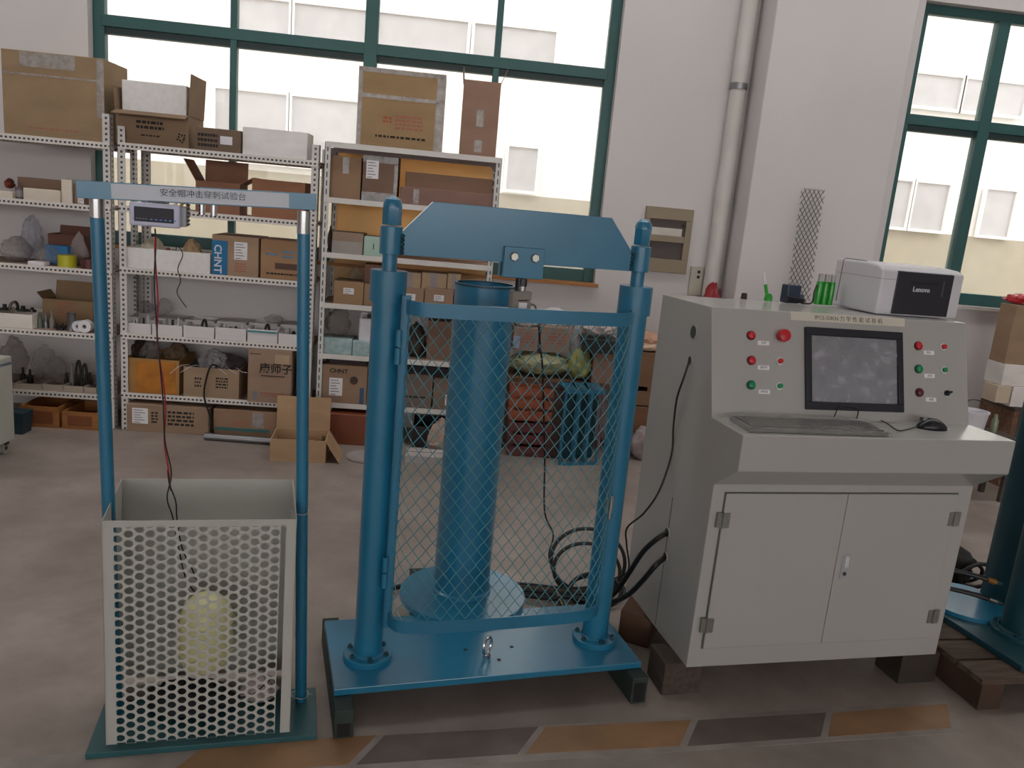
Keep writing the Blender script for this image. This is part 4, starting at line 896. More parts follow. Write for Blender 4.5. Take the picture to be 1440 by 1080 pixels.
# leads from display into basket
def P(px, py, Y): return depth_at(px, py, Y)
D0 = 2.20
wire('black_lead', 'thin black lead running from the display down to the yellow float', [P(218, 322, 2.16), P(219, 345, D0), P(217, 400, D0), P(221, 470, D0), P(229, 560, D0), P(232, 620, D0), P(241, 665, D0), P(235, 700, 2.19), P(243, 728, 2.19), P(252, 775, 2.19), P(262, 815, 2.19), P(277, 836, 2.20)], 0.0021, M_BLACK)
wire('black_lead', 'second black lead twisting beside the first into the basket', [P(236, 660, 2.21), P(238, 680, D0), P(247, 705, D0), P(249, 730, 2.205), P(256, 770, 2.205), P(270, 800, 2.205), P(277, 815, 2.21)], 0.0021, M_BLACK)
wire('red_lead', 'thin red lead running beside the black one from the display', [P(219, 332, 2.18), P(218, 360, D0 + .008), P(222, 420, D0 + .008), P(221, 480, D0 + .008), P(230, 540, D0 + .008), P(233, 580, D0 + .008), P(231, 620, D0 + .008), P(237, 660, D0 + .008), P(240, 690, D0 + 0.01)], 0.0024, mat('red_wire', 'a82a3a', 0.45))
def tie(label, px, py, Y):
    p = P(px, py, Y); pts = [p + Vector((cos(t) * 0.026, sin(t) * 0.024, 0.003 * sin(2 * t))) for t in (2 * pi * i / 24 for i in range(24))]
    o = MB().tube(pts, 0.0013, 6, closed=True).build('wire_tie', mat('tie_wire', 'c9c9cc', 0.3, metal=0.6), smooth=True); tag(o, label, 'wire tie')
    MB().tube([pts[0], pts[0] + Vector((0.014, -0.006, 0.004))], 0.0012, 5).build('tail', mat('tie_wire', 'c9c9cc'), o)
tie('wire tie binding the basket rim to the teal stand post', 421, 719, 2.245)
tie('wire tie low on the teal stand post near the base', 421, 976, 2.258)
p0 = FB.at_y(364, 985, BD * 0.5); pw = FB.o + FB.ex * p0.x + FB.ey * BD * 0.5
bag('crumpled white sheet with pink print at the bottom of the basket', pw.x, pw.y, 0.021, 0.13, 0.1, 0.10, col='b8aaa8', alpha=1, name='crumpled_paper', cat='paper', seed=61)
pw2 = FB.o + FB.ex * 0.23 + FB.ey * BD * 0.5
bag('dark blue-black cloth heap on the floor of the punched basket', pw2.x - 0.03, pw2.y, 0.021, 0.27, 0.2, 0.05, col='2a2b33', alpha=1, name='cloth_heap', cat='cloth', seed=62, pinch=0.3)
wire('black_lead', 'black lead crossing the crumpled sheet in the basket', [Vector((pw.x - 0.055, pw.y - 0.062, 0.07)), Vector((pw.x - 0.01, pw.y - 0.075, 0.085)), Vector((pw.x + 0.03, pw.y - 0.07, 0.12)), Vector((pw.x + 0.05, pw.y - 0.06, 0.14))], 0.002, M_BLACK)

# ================================================================== CONTROL CONSOLE
KO = floor_at(965, 939, 0.12); KANG = 8.5; FK = Frame((KO.x, KO.y), KANG); ka = radians(KANG)
con = thing('control_console', 'light grey steel control console with two doors and a slanted button panel', 'console', (KO.x, KO.y, 0), ka)
KW, KD, KZ0, KZ1 = 0.985, 0.565, 0.12, 1.306
side_pts = [(0, KZ0), (KD, KZ0), (KD, KZ1 - 0.006), (0.176, KZ1), (0.072, 0.965), (-0.13, 0.965), (-0.13, 0.852), (-0.004, 0.766), (-0.004, 0.762)]
MB().prism([(p[0], p[1]) for p in side_pts], 'x', 0, KW).build('console_body', M_CAB, con, bevel=0.003)
# thin seam of the rear half of the side panel and grommet holes
bx(-0.0012, 0.0, 0.262, 0.265, 0.13, 0.62).build('side_seam', M_CABD, con)
def side_hole(px, py, R):
    d = ray(px, py); q = FK.o; n = FK.ex; w = EYE + d * ((q - EYE).dot(n) / d.dot(n)); l = FK.loc(w)
    h = MB().cyl((-0.0022, l.y, l.z), (0.0, l.y, l.z), R, 28).build('cable_hole', mat('hole_dark_green', '3b453f', 0.7), con)
    MB().pipe((-0.004, l.y, l.z), (0.0, l.y, l.z), R + 0.003, R, 28).build('hole_rim', M_CAB, h, smooth=True)
    return w, l
hA = side_hole(976, 467, 0.022); hB = side_hole(971, 507, 0.014); hC = side_hole(939, 749, 0.016); hD = side_hole(936, 783, 0.016)
# front recess frame and doors
DX0, DX1, DZ0, DZ1 = 0.045, KW - 0.06, 0.195, 0.737
for nm_, q in (('door_gap', (DX0 - 0.004, DX1 + 0.004, -0.0048, -0.004, DZ0 - 0.004, DZ1 + 0.004)),):
    bx(*q).build(nm_, M_CABD, con)
mid = (DX0 + DX1) / 2 + 0.004
dl = bx(DX0, mid - 0.0012, -0.012, -0.0048, DZ0, DZ1).build('door', M_CAB, con, bevel=0.0015)
dr = bx(mid + 0.0012, DX1, -0.012, -0.0048, DZ0, DZ1).build('door', M_CAB, con, bevel=0.0015)
for d_, x in ((dl, DX0), (dr, DX1)):
    for z in (0.28, 0.648):
        h = MB(); h.box(x - 0.022, x - 0.002, -0.0145, -0.0046, z - 0.025, z + 0.025); h.box(x + 0.002, x + 0.022, -0.0165, -0.0122, z - 0.025, z + 0.025); h.cyl((x, -0.016, z - 0.025), (x, -0.016, z + 0.025), 0.004, 10)
        h.build('hinge', mat('hinge_steel', '86857f', 0.4, metal=0.5), d_)
lk = MB(); lk.box(mid + 0.022, mid + 0.050, -0.017, -0.0122, 0.435, 0.525)
lk.build('lock_plate', mat('lock_chrome', 'c4c6cc', 0.3, metal=0.5), dr, bevel=0.007, seg=3)
bx(mid + 0.027, mid + 0.045, -0.024, -0.017, 0.478, 0.52).build('lock_lever', mat('lock_lever', 'd4d6dc', 0.3, metal=0.3), dr, bevel=0.005)
MB().cyl((mid + 0.036, -0.0195, 0.455), (mid + 0.036, -0.017, 0.455), 0.007, 16).build('keyhole', mat('keyhole_dark', '3a3c48', 0.4), dr)
# slanted panel: local frame u (right), v (up the slope)
phi = atan2(0.176 - 0.072, KZ1 - 0.965)
nP = (FK.ey * cos(phi) - Vector((0, 0, 1)) * sin(phi)); P0 = FK.o + FK.ey * 0.072 + Vector((0, 0, 0.965))
vP = FK.ey * sin(phi) + Vector((0, 0, 1)) * cos(phi)
def on_panel(px, py):
    d = ray(px, py); w = EYE + d * ((P0 - EYE).dot(nP) / d.dot(nP)); r = w - P0; return r.dot(FK.ex), r.dot(vP)
def panel_part(mb, name, m, parent=None, **k):
    o = mb.build(name, m, parent or con, **k)
    if parent is None: o.location = (0, 0.072, 0.965); o.rotation_euler = (-phi, 0, 0)
    return o
a = on_panel(1131, 458); b = on_panel(1266, 470); c_ = on_panel(1268, 580); d_ = on_panel(1131, 576)
mx0, mx1, mz0, mz1 = (a[0] + d_[0]) / 2, (b[0] + c_[0]) / 2, (d_[1] + c_[1]) / 2, (a[1] + b[1]) / 2
bz = MB(); t = 0.026; f0 = -0.014
bz.box(mx0, mx1, f0, 0, mz0, mz0 + t); bz.box(mx0, mx1, f0, 0, mz1 - t, mz1); bz.box(mx0, mx0 + t * 0.8, f0, 0, mz0 + t, mz1 - t); bz.box(mx1 - t * 0.8, mx1, f0, 0, mz0 + t, mz1 - t)
mon = panel_part(bz, 'monitor_bezel', mat('monitor_black', '1d1e26', 0.35, vary=0.08), bevel=0.002)
bx(mx0 + t * 0.8, mx1 - t * 0.8, -0.004, 0, mz0 + t, mz1 - t).build('screen', mat('screen_grey', '5f6066', 0.12, vary=0.06, scale=4), mon)
fm_ = MB(); nx = 14
vsf = []
for j in range(nx + 1):
    for i in range(nx + 1):
        u = i / nx; v = j / nx; pz = mnoise.noise(Vector((u * 5, v * 7, 3))) * 0.007 * (0.3 + u)
        vsf.append((mx0 + t * 0.8 + 0.002 + u * (mx1 - mx0 - t * 1.6 - 0.004), -0.008 - abs(pz), mz0 + t + 0.002 + v * (mz1 - mz0 - 2 * t - 0.004)))
fm_.add(vsf, [(j * (nx + 1) + i, j * (nx + 1) + i + 1, (j + 1) * (nx + 1) + i + 1, (j + 1) * (nx + 1) + i) for j in range(nx) for i in range(nx)])
fm_.build('protective_film', film('screen_film', 'd4d4dc', 0.30, 0.08), mon)
def button(px, py, r, kind, col, cap):
    r *= 1.22
    u, v = on_panel(px, py); mb = MB()
    mb.pipe((u, 0, v), (u, -0.006 if kind != 'mushroom' else -0.012, v), r * (1.0 if kind != 'mushroom' else 0.7), r * 0.2, 24)
    o = panel_part(mb, 'button_collar', cap, smooth=True)
    f = MB()
    if kind == 'lamp': f.cyl((u, -0.004, v), (u, -0.012, v), r * 0.86, 24, r1=r * 0.72); f.cyl((u, -0.012, v), (u, -0.0145, v), r * 0.72, 24, r1=r * 0.4)
    elif kind == 'flat': f.cyl((u, -0.006, v), (u, -0.0135, v), r * 0.66, 24)
    elif kind == 'mushroom': f.cyl((u, -0.012, v), (u, -0.02, v), r * 0.9, 28, r1=r); f.cyl((u, -0.02, v), (u, -0.031, v), r, 28, r1=r * 0.92); f.cyl((u, -0.031, v), (u, -0.034, v), r * 0.92, 28, r1=r * 0.6)
    else: f.cyl((u, -0.006, v), (u, -0.012, v), r * 0.8, 20); f.box(u - r * 0.2, u + r * 0.2, -0.026, -0.010, v - r * 0.75, v + r * 0.75, Matrix.Translation((u, 0, v)) @ Matrix.Rotation(radians(60), 4, 'Y') @ Matrix.Translation((-u, 0, -v)))
    f.build({'lamp': 'lamp_lens', 'flat': 'push_cap', 'mushroom': 'stop_head', 'sel': 'selector_knob'}[kind], col, o, smooth=True)
M_MAR = mat('dark_maroon_lens', '5a2232', 0.3); M_CH2 = mat('button_chrome', 'd6dada', 0.3)
M_REDD = mat('dark_red_collar', '5a1018', 0.4); M_GRND = mat('dark_green_collar', '05402c', 0.4)
for px, py, r, kd, cc, cp in ((1055.5, 472, 0.0125, 'lamp', M_RED, M_REDD), (1097.5, 473, 0.0175, 'mushroom', M_RED, M_RED), (1056, 507, 0.0125, 'lamp', M_RED, M_REDD), (1095.5, 508, 0.0105, 'flat', M_RED, M_CH2), (1055.5, 541.5, 0.0125, 'lamp', M_GRN, M_GRND), (1095, 543, 0.0105, 'flat', M_GRN, M_CH2),
                              (1290.5, 486.5, 0.0125, 'lamp', M_RED, M_REDD), (1325, 488, 0.0105, 'flat', M_RED, M_CH2), (1291, 519, 0.0125, 'lamp', M_GRN, M_GRND), (1326, 520.5, 0.0105, 'flat', M_GRN, M_CH2), (1292, 552, 0.0125, 'lamp', M_MAR, M_REDD), (1329, 553, 0.0105, 'sel', M_BLACKG, M_CH2)):
    button(px, py, r, kd, cc, cp)
for px, py, s_ in ((1073.5, 482.5, '急停'), (1073.5, 517, '油泵停'), (1074.5, 551, '油泵启'), (1306, 496, '停止'), (1307, 528.5, '启动'), (1309, 562, '电源')):
    u, v = on_panel(px, py); o = panel_part(bx(u - 0.021, u + 0.021, -0.0012, 0, v - 0.007, v + 0.007), 'button_label', M_PAPER)
    text(s_, 0.009, mat('grey_ink', '4a4a55'), o, (u, -0.0014, v - 0.0025), align='CENTER', extrude=0.0002)
a = on_panel(1112, 441); b = on_panel(1272, 454); u0, u1 = a[0], b[0]; vv = 0.3555 - 0.031
v0 = min(a[1], b[1]) - 0.014; v1 = v0 + 0.028
o = panel_part(bx(u0, u1, -0.001, 0, v0, v1), 'name_strip', mat('strip_cream', 'cfc8ba', 0.5, vary=0.03))
text('IPCS-50KN 力 学 性 能 试 验 机', 0.019, mat('strip_ink', '55503c', 0.7), o, ((u0 + u1) / 2, -0.0012, v0 + 0.007), align='CENTER', extrude=0.0003, sx=1.02)

# ---- wood blocks under the console
for (pts, h0, lab) in (((930, 978, 985, 978, 0.2), 0.12, 'dark painted timber block under the near corner of the console'), ((1262, 962, 1318, 962, 0.2), 0.12, 'dark timber block under the far front corner of the console'), ((872, 903, 915, 908, 0.0), 0.12, '')):
    if not lab: continue
    a = FK.loc(floor_at(pts[0], pts[1])); b = FK.loc(floor_at(pts[2], pts[3]))
    t = thing('timber_block', lab, 'block', tuple(FK.o + FK.ex * (a.x + b.x) / 2 + FK.ey * a.y), ka)
    w = abs(b.x - a.x) / 2; bx(-w, w, 0.0, 0.13, 0, h0 - 0.003).build('block', M_WOODD if 'near' in lab else mat('grey_wood', '3b322c', 0.8, vary=0.3), t, bevel=0.004)
p = floor_at(893, 906); t = thing('timber_block', 'brown timber block with a cut corner behind the console side', 'block', (p.x - 0.01, p.y, 0), radians(-28))
MB().prism([(-0.05, 0), (0.075, 0), (0.075, 0.09), (0.045, 0.125), (-0.05, 0.125)], 'x', 0, 0.0).v
MB().prism([(-0.06, 0.0), (0.06, 0.0), (0.06, 0.10), (0.03, 0.125), (-0.06, 0.125)], 'y', 0, 0.30).build('block', mat('brown_block', '5a4030', 0.75, vary=0.3), t, bevel=0.004)

# ---- on the console
def on_top(px, py, z=KZ1): w = floor_at(px, py, z); return w
# keyboard
kz = 0.9655
qa = FK.at_z(1046, 604, kz); qb = FK.at_z(1240, 610, kz); qc = FK.at_z(1060, 587, kz)
kb = thing('computer_keyboard', 'grey keyboard still in clear plastic wrap on the console desk', 'keyboard', tuple(FK.o + FK.ex * ((qa.x + qb.x) / 2) + FK.ey * -0.105)[:2] + (kz,), ka + radians(-2.0))
kw = (qb.x - qa.x) / 2
M_KB = mat('keyboard_grey', '4f4f4e', 0.4, vary=0.1)
bx(-kw, kw, 0, 0.13, 0, 0.014).build('keyboard_base', M_KB, kb, bevel=0.004)
kk = MB()
for r_ in range(6):
    for c2 in range(18):
        x = -kw + 0.012 + c2 * (2 * kw - 0.024) / 18; y = 0.01 + r_ * 0.019
        kk.box(x + 0.001, x + (2 * kw - 0.024) / 18 - 0.0012, y, y + 0.0165, 0.014, 0.0185)
o = kk.build('keys', mat('key_grey_dark', '3c3c3c', 0.4), kb); o['kind'] = 'stuff'
wf = MB(); nx, ny = 26, 8; vsf = []
for j in range(ny + 1):
    for i in range(nx + 1):
        u, v = i / nx, j / ny; zz = 0.024 + 0.006 * mnoise.noise(Vector((u * 9, v * 4, 1)))
        if i in (0, nx) or j in (0, ny): zz = 0.003
        vsf.append((-kw - 0.03 + u * (2 * kw + 0.05), -0.008 + v * 0.15, zz))
wf.add(vsf, [(j * (nx + 1) + i, j * (nx + 1) + i + 1, (j + 1) * (nx + 1) + i + 1, (j + 1) * (nx + 1) + i) for j in range(ny) for i in range(nx)])
wf.build('clear_wrap', film('wrap_film', 'b9b8b4', 0.27, 0.15), kb)
# mouse
q = FK.at_z(1313, 604, kz)
mo = bmesh.new(); bmesh.ops.create_icosphere(mo, subdivisions=3, radius=1)
for v in mo.verts: p_ = v.co; v.co = Vector((p_.x * 0.052, p_.y * 0.028 * (1 - 0.15 * p_.x), max(0, (p_.z * 0.036 * (1 - 0.25 * p_.x * p_.x)))))
me = bpy.data.meshes.new('computer_mouse'); mo.to_mesh(me); mo.free(); me.materials.append(M_BLACKG)
for p_ in me.polygons: p_.use_smooth = True
mouse = bpy.data.objects.new('computer_mouse', me); C.objects.link(mouse); w = FK.o + FK.ex * q.x + FK.ey * (q.y + 0.01); mouse.location = (w.x, w.y, kz); mouse.rotation_euler = (0, 0, ka - 0.25)
tag(mouse, 'black mouse on the console desk beside the wrapped keyboard', 'mouse')
MB().cyl((-0.028, -0.003, 0.03), (-0.028, 0.003, 0.03), 0.008, 12).build('scroll_wheel', M_GREYP, mouse)
bx(-0.045, -0.005, -0.0006, 0.0006, 0.024, 0.0362).build('button_seam', M_BLACK, mouse)
def K(px, py, z): w = floor_at(px, py, z); return w
wire('mouse_cable', 'thin black mouse cable curling from the keyboard wrap', [K(1172, 586, kz + 0.004), K(1200, 587, kz + 0.004), K(1225, 587, kz + 0.004), K(1245, 594, kz + 0.004), K(1262, 605, kz + 0.003), K(1275, 604, kz + 0.003), K(1292, 599, kz + 0.006)], 0.002, M_BLACK)
u_, v_ = on_panel(1172, 575)
pp = lambda px, py, off=0.006: P0 + FK.ex * on_panel(px, py)[0] + vP * on_panel(px, py)[1] - nP * off
wire('monitor_lead', 'short black lead looping out under the monitor', [pp(1171, 588), pp(1172, 577, 0.02), pp(1178, 572, 0.022), pp(1190, 572, 0.022), pp(1201, 577, 0.02), pp(1203, 589)], 0.0018, M_BLACK)
# printer
def on_console(x, y, z=KZ1): w = FK.o + FK.ex * x + FK.ey * y; return (w.x, w.y, z)
prn = thing('laser_printer', 'white and black laser printer on the console top', 'printer', on_console(0.695, 0.285), ka)
PW, PD, PH = 0.345, 0.275, 0.178
M_PW = mat('printer_white', 'd3d0d6', 0.4, vary=0.03)
pts = [(0, 0), (PD, 0), (PD, PH), (0.10, PH), (0.03, PH - 0.006), (0.0, PH - 0.018)]
MB().prism(pts, 'x', 0, PW).build('printer_body', M_PW, prn, bevel=0.008, seg=3)
bp_ = MB().prism([(-0.004, 0.006), (0.012, 0.006), (0.012, PH - 0.017), (-0.004, PH - 0.021)], 'x', 0.062, 0.298).build('front_cover', mat('printer_black', '22222c', 0.35, vary=0.05), prn, bevel=0.002)
bx(0.064, 0.296, -0.0048, -0.0038, PH - 0.052, PH - 0.050).build('cover_seam', M_BLACK, bp_)
bx(0.12, 0.24, -0.0052, -0.0038, PH - 0.062, PH - 0.053).build('paper_slot', M_BLACK, bp_)
bx(0.255, 0.262, -0.0048, -0.0038, PH - 0.10, PH - 0.045).build('indicator_strip', mat('indicator_grey', '4a4a55', 0.4), bp_)
text('Lenovo', 0.024, mat('logo_silver', 'd8d8de', 0.4), bp_, (0.132, -0.0052, PH - 0.088), bold=0.0006, extrude=0.0004)
bx(0.0, 0.061, -0.001, 0.002, PH - 0.052, PH - 0.0505).build('body_seam', M_GREYP, prn)
bx(-0.001, 0.0, 0.004, PD - 0.02, PH - 0.052, PH - 0.0505).build('body_seam', M_GREYP, prn)
MB().tube([(0.05, 0.16, PH + 0.001), (-0.01, 0.2, PH + 0.004), (-0.014, 0.21, PH - 0.002), (-0.014, 0.215, 0.02)], 0.002, 6).build('corner_cable', mat('grey_cable', '77726c'), prn)
# bottles of green liquid, charger, pen
M_GLIQ = mat('green_liquid', '2e9a38', 0.2, vary=0.15); 
for i, px in enumerate((1172, 1179, 1187)):
    q = FK.at_z(px - 4, 431, KZ1)
    bt = thing('green_bottle', ['slim green bottle farthest from the printer on the console', 'middle one of the slim green bottles by the printer', 'slim green bottle touching the printer side'][i], 'bottle', on_console(0.60 + i * 0.0265, 0.50), ka, 'green bottles by the printer')
    MB().lathe([(0, 0), (0.0115, 0.001), (0.012, 0.01), (0.012, 0.083), (0.0105, 0.088), (0, 0.088)], n=16).build('bottle_body', M_GLIQ, bt, smooth=True)
    MB().lathe([(0, 0.086), (0.0095, 0.088), (0.0095, 0.116), (0, 0.117)], n=16).build('cap', mat('clear_grey_cap', 'a9a6a4', 0.25), bt, smooth=True)
ch = thing('power_adapter', 'dark blue-black adapter block with coiled cable between pen and bottles', 'adapter', on_console(0.485, 0.50), ka + 0.1)
bx(-0.032, 0.03, -0.02, 0.02, 0, 0.068).build('adapter_body', mat('navy_adapter', '27374a', 0.35), ch, bevel=0.005)
bx(0.03, 0.05, -0.015, 0.015, 0.002, 0.035).build('plug', mat('slate_plug', '4a556b', 0.4), ch, bevel=0.003)
co = MB()
for k in range(3):
    co.tube([(-0.01 + 0.035 * cos(t), -0.045 + 0.022 * sin(t), 0.004 + k * 0.006 + 0.01 * abs(sin(t / 2))) for t in (2 * pi * i / 24 for i in range(24))], 0.0032, 6, closed=True)
co.build('coiled_cable', M_BLACK, ch, smooth=True)
MB().tube(smooth_path([(0.02, -0.05, 0.005), (0.06, -0.05, 0.01), (0.08, -0.03, 0.05), (0.105, -0.01, 0.075), (0.13, 0.0, 0.085)], 6), 0.003, 6).build('cable', M_BLACK, ch, smooth=True)
pen = thing('green_marker', 'green marker pen with white cap leaning upright behind the panel', 'pen', on_console(0.40, 0.51), ka)
MB().cyl((0, 0, 0.0), (-0.021, 0.0, 0.062), 0.0065, 14, r1=0.006).build('barrel', M_GLIQ, pen, smooth=True)
MB().cyl((-0.021, 0, 0.062), (-0.034, 0.0, 0.102), 0.0055, 14, r1=0.004).build('cap', M_WHITE, pen, smooth=True)
MB().lathe([(0, 0), (0.016, 0), (0.014, 0.02), (0.008, 0.028), (0, 0.028)], n=16).build('pen_foot', M_GLIQ, pen, smooth=True)
cup = MB().lathe([(0, 0), (0.012, 0), (0.010, 0.022), (0, 0.024)], n=14).build('rubber_stopper', M_DARKM, smooth=True); cup.location = on_console(0.305, 0.52); tag(cup, 'tiny dark rubber foot on the console edge below the steel mesh strip', 'stopper')

# ---- cables from the console side
wA = hB[0]
pB = [wA + Vector((-0.004, 0, 0)), depth_at(962, 530, 2.62), depth_at(952, 560, 2.64), depth_at(947, 600, 2.66), depth_at(944, 640, 2.66), depth_at(927, 690, 2.66), depth_at(905, 722, 2.68), depth_at(882, 742, 2.72), depth_at(881, 765, 2.74), depth_at(884, 800, 2.74), depth_at(868, 812, 2.76), depth_at(845, 815, 2.78)]
wire('console_cable', 'thin black cable drooping from the small hole in the console side', pB, 0.0035, M_BLACK)
wire('hydraulic_hose', 'upper thick black hose running from the console side to the press', [hC[0], depth_at(925, 757, 2.60), depth_at(905, 775, 2.64), depth_at(888, 800, 2.70), depth_at(868, 830, 2.76), depth_at(850, 846, 2.84)], 0.0095, M_BLACK, cat='hose', n=12)
wire('hydraulic_hose', 'lower thick black hose running from the console side to the press', [hD[0], depth_at(922, 795, 2.56), depth_at(905, 815, 2.60), depth_at(885, 835, 2.66), depth_at(866, 845, 2.74), depth_at(845, 850, 2.84)], 0.0095, M_BLACK, cat='hose', n=12)
def hz_(px, py, z=0.02): return floor_at(px, py, z)
wire('cell_cable', 'thin black cable from the load cell down behind the mesh to the floor coils', [depth_at(757, 440, 2.66), depth_at(759, 480, 2.7), depth_at(763, 520, 2.72), depth_at(765, 600, 2.8), depth_at(766, 650, 2.85), depth_at(766, 720, 2.9), depth_at(778, 752, 2.95), depth_at(772, 780, 3.0), depth_at(778, 805, 3.02), hz_(790, 825, 0.05)], 0.0035, M_BLACK)
# bundle of hoses on the floor behind the press
for i in range(5):
    wire('hydraulic_hose', ['black hose of the floor bundle nearest the foot plate', 'black hose of the floor bundle with a brown sleeve', 'black hose of the floor bundle lying highest', 'thin hose of the floor bundle looping by the column', 'black hose of the floor bundle farthest back'][i],
         [hz_(700, 820 + i * 4, 0.03), hz_(740, 822 + i * 4, 0.03), hz_(775, 826 + i * 4, 0.035), hz_(800, 828 + i * 3, 0.045), hz_(830, 826 + i * 5, 0.03), hz_(860, 818 + i * 6, 0.02)], 0.0085 if i != 3 else 0.005, M_BLACK if i != 1 else mat('brown_hose', '4a3628', 0.5), cat='hose', group='hose bundle on the floor')
for i in range(4):
    ctr = depth_at(832, 812, 3.05); ctr.z = max(ctr.z, 0.0); R = (0.16, 0.142, 0.115, 0.105)[i]
    pts = [Vector((ctr.x + (0, -0.012, 0.03, 0.012)[i] + R * cos(t), ctr.y + 0.10 + R * 0.45 * sin(t) - 0.05 * i, 0.009 + R * (0.72, 0.66, 0.3, 0.5)[i] * (1 + sin(t)))) for t in (2 * pi * k / 16 for k in range(16))]
    o = MB().tube(smooth_path(pts, 3, closed=True), 0.0085, 8, closed=True).build('hose_coil', M_BLACK, smooth=True); tag(o, ['outermost black hose loop standing behind the press column', 'second black hose loop behind the press column', 'third black hose loop behind the press column', 'innermost black hose loop behind the press column'][i], 'hose', 'hose loops behind the press')
for i in range(4):
    wire('coiled_lead', ['dark lead curling low under the mesh guard, uppermost', 'dark lead curling low under the mesh guard, second', 'yellowish lead tip curling under the mesh guard', 'dark lead curling lowest under the mesh guard'][i], [hz_(780, 825, 0.05), hz_(785 + i * 3, 845 + i * 2, 0.03), hz_(800 + i * 3, 856 + i * 2, 0.015), hz_(822, 852 + i * 3, 0.015), hz_(838, 838 + i * 2, 0.02), hz_(845, 830, 0.03)], 0.006, M_BLACK if i != 2 else mat('yellow_lead', '9a8750', 0.5), group='leads curling under the mesh guard')
jb = thing('junction_box', 'black box with a hose on the floor behind the big cylinder', 'box', tuple(floor_at(595, 838, 0.0))[:2] + (0,), radians(8))
bx(-0.05, 0.12, 0, 0.1, 0, 0.075).build('box_body', M_BLACK, jb, bevel=0.004)
MB().tube(smooth_path([(-0.05, 0.05, 0.03), (-0.14, 0.03, 0.02), (-0.22, 0.06, 0.02)], 5), 0.011, 8).build('hose', M_BLACK, jb, smooth=True)

# ================================================================== THINGS BETWEEN THE RACK AND THE CONSOLE
def Xa(px, Y, z): return X_at(px, Y, z)
tbl = thing('low_table', 'low wooden packing table under the printed cartons and green sacks', 'table', (0.86, 5.12, 0))
bx(-0.40, 0.56, 0, 0.38, 0.46, 0.49).build('table_top', M_WOOD, tbl)
for x in (-0.38, 0.52):
    for y in (0.02, 0.34): bx(x, x + 0.04, y, y + 0.04, 0, 0.46).build('leg', M_WOODD, tbl)
zt_ = 0.49
for i, (a, b) in enumerate(((722, 757), (760, 802))):
    carton(['printed cardboard box with blue label behind the cell cable', 'printed cardboard box beside the clear bag on the green sacks'][i], a, b, 461, 0.655, Y=5.22, depth=0.22, col='927565', marks=[(0.2, 0.85, 0.35, 0.85, RDI, 4)], labels=[(0.0, 0.26, 0.1, 0.62, mat('pale_blue_label', '9ca7c2', 0.7))] if i == 0 else ())
bagpx('long pale green sack lying under the printed boxes', 718, 806, 499, zt_, 5.14, 0.3, seed=71, col='a6a582', alpha=1, name='green_sack', cat='sack', pinch=0.1)
bagpx('yellow-green knotted sack beside the pale green one', 800, 836, 492, zt_, 5.10, 0.22, seed=72, col='a09f62', alpha=1, name='green_sack', cat='sack', pinch=0.35)
bagpx('clear plastic bag bunched between cartons and dark screen box', 800, 826, 452, zt_ + 0.14, 5.2, 0.2, seed=73, col='cfc9cc', alpha=0.6)
carton('brown cardboard box below the black flat box, behind the mesh', 833, 868, 495, zt_ - 0.16, Y=5.12, depth=0.24, col='86604f', zt=zt_ + 0.19) if False else None
carton('brown cardboard box below the black flat box behind the mesh', 833, 868, 497, zt_, Y=5.12, depth=0.24, col='86604f')
zq = Z_at(497, Xa(850, 5.12, 0.7), 5.12)
carton('flat black box on the brown cardboard box behind the mesh', 822, 872, 478, zq + 0.001, Y=5.10, depth=0.26, col='2a2a28', m=mat('black_box', '26282a', 0.4), name='flat_box')
zq2 = Z_at(478, Xa(850, 5.10, 0.8), 5.10)
bagpx('white and red plastic bag heaped on the flat black box', 818, 878, 448, zq2 + 0.002, 5.12, 0.22, seed=74, col='cdbdb8', alpha=0.9)
bagpx('white plastic sheet heaped behind the press top band', 745, 815, 434, 0.80, 5.3, 0.14, seed=75, col='e6e4e8', alpha=0.9, name='plastic_sheet')
bagpx('white bundle on the printed box beside the big cylinder', 720, 762, 441, 0.80, 5.24, 0.16, seed=76, col='d8d2d2', alpha=1, name='cloth_bundle', cat='cloth')
M_ORW = mat('orange_crate', '9a5232', 0.6, vary=0.25, stretch=(1, 1, 5))
cr = thing('orange_crate', 'orange-brown slatted crate upper one of the stack beside the big cylinder', 'crate', (Xa(748, 4.98, 0.3), 4.98, 0.24))
def crate(r, w, d, h, m):
    for s_ in (-1, 1):
        for y in (0.0, d - 0.02): bx(s_ * w - 0.012, s_ * w + 0.012, y, y + 0.02, 0, h).build('corner_post', m, r)
    for k in range(3):
        z = 0.01 + k * h / 3
        bx(-w, w, -0.008, 0.0, z, z + h / 3 - 0.02).build('slat', m, r); bx(-w, w, d, d + 0.008, z, z + h / 3 - 0.02).build('slat', m, r)
        bx(-w - 0.02, -w - 0.012, 0, d, z, z + h / 3 - 0.02).build('slat', m, r)
    bx(-w + 0.012, w - 0.012, 0, d, 0, 0.01).build('bottom', m, r)
crate(cr, 0.13, 0.11, 0.23, M_ORW)
cr2 = thing('orange_crate', 'dark red-brown slatted crate, bottom of the stack beside the big cylinder', 'crate', (Xa(748, 4.98, 0.1) - 0.01, 4.98, 0.0))
crate(cr2, 0.13, 0.11, 0.235, mat('maroon_crate', '6d3a36', 0.6, vary=0.25))
bk2 = thing('dark_cabinet', 'narrow dark brown cabinet between orange crates and teal frames', 'cabinet', (Xa(779, 4.95, 0.2), 4.98, 0))
bx(-0.05, 0.05, 0, 0.25, 0, 0.475).build('cabinet_body', mat('dark_brown_cabinet', '3f2f2c', 0.6), bk2, bevel=0.003)
bx(-0.046, 0.046, -0.006, 0, 0.02, 0.46).build('cabinet_door', mat('brown_door', '4b3833', 0.6), bk2)
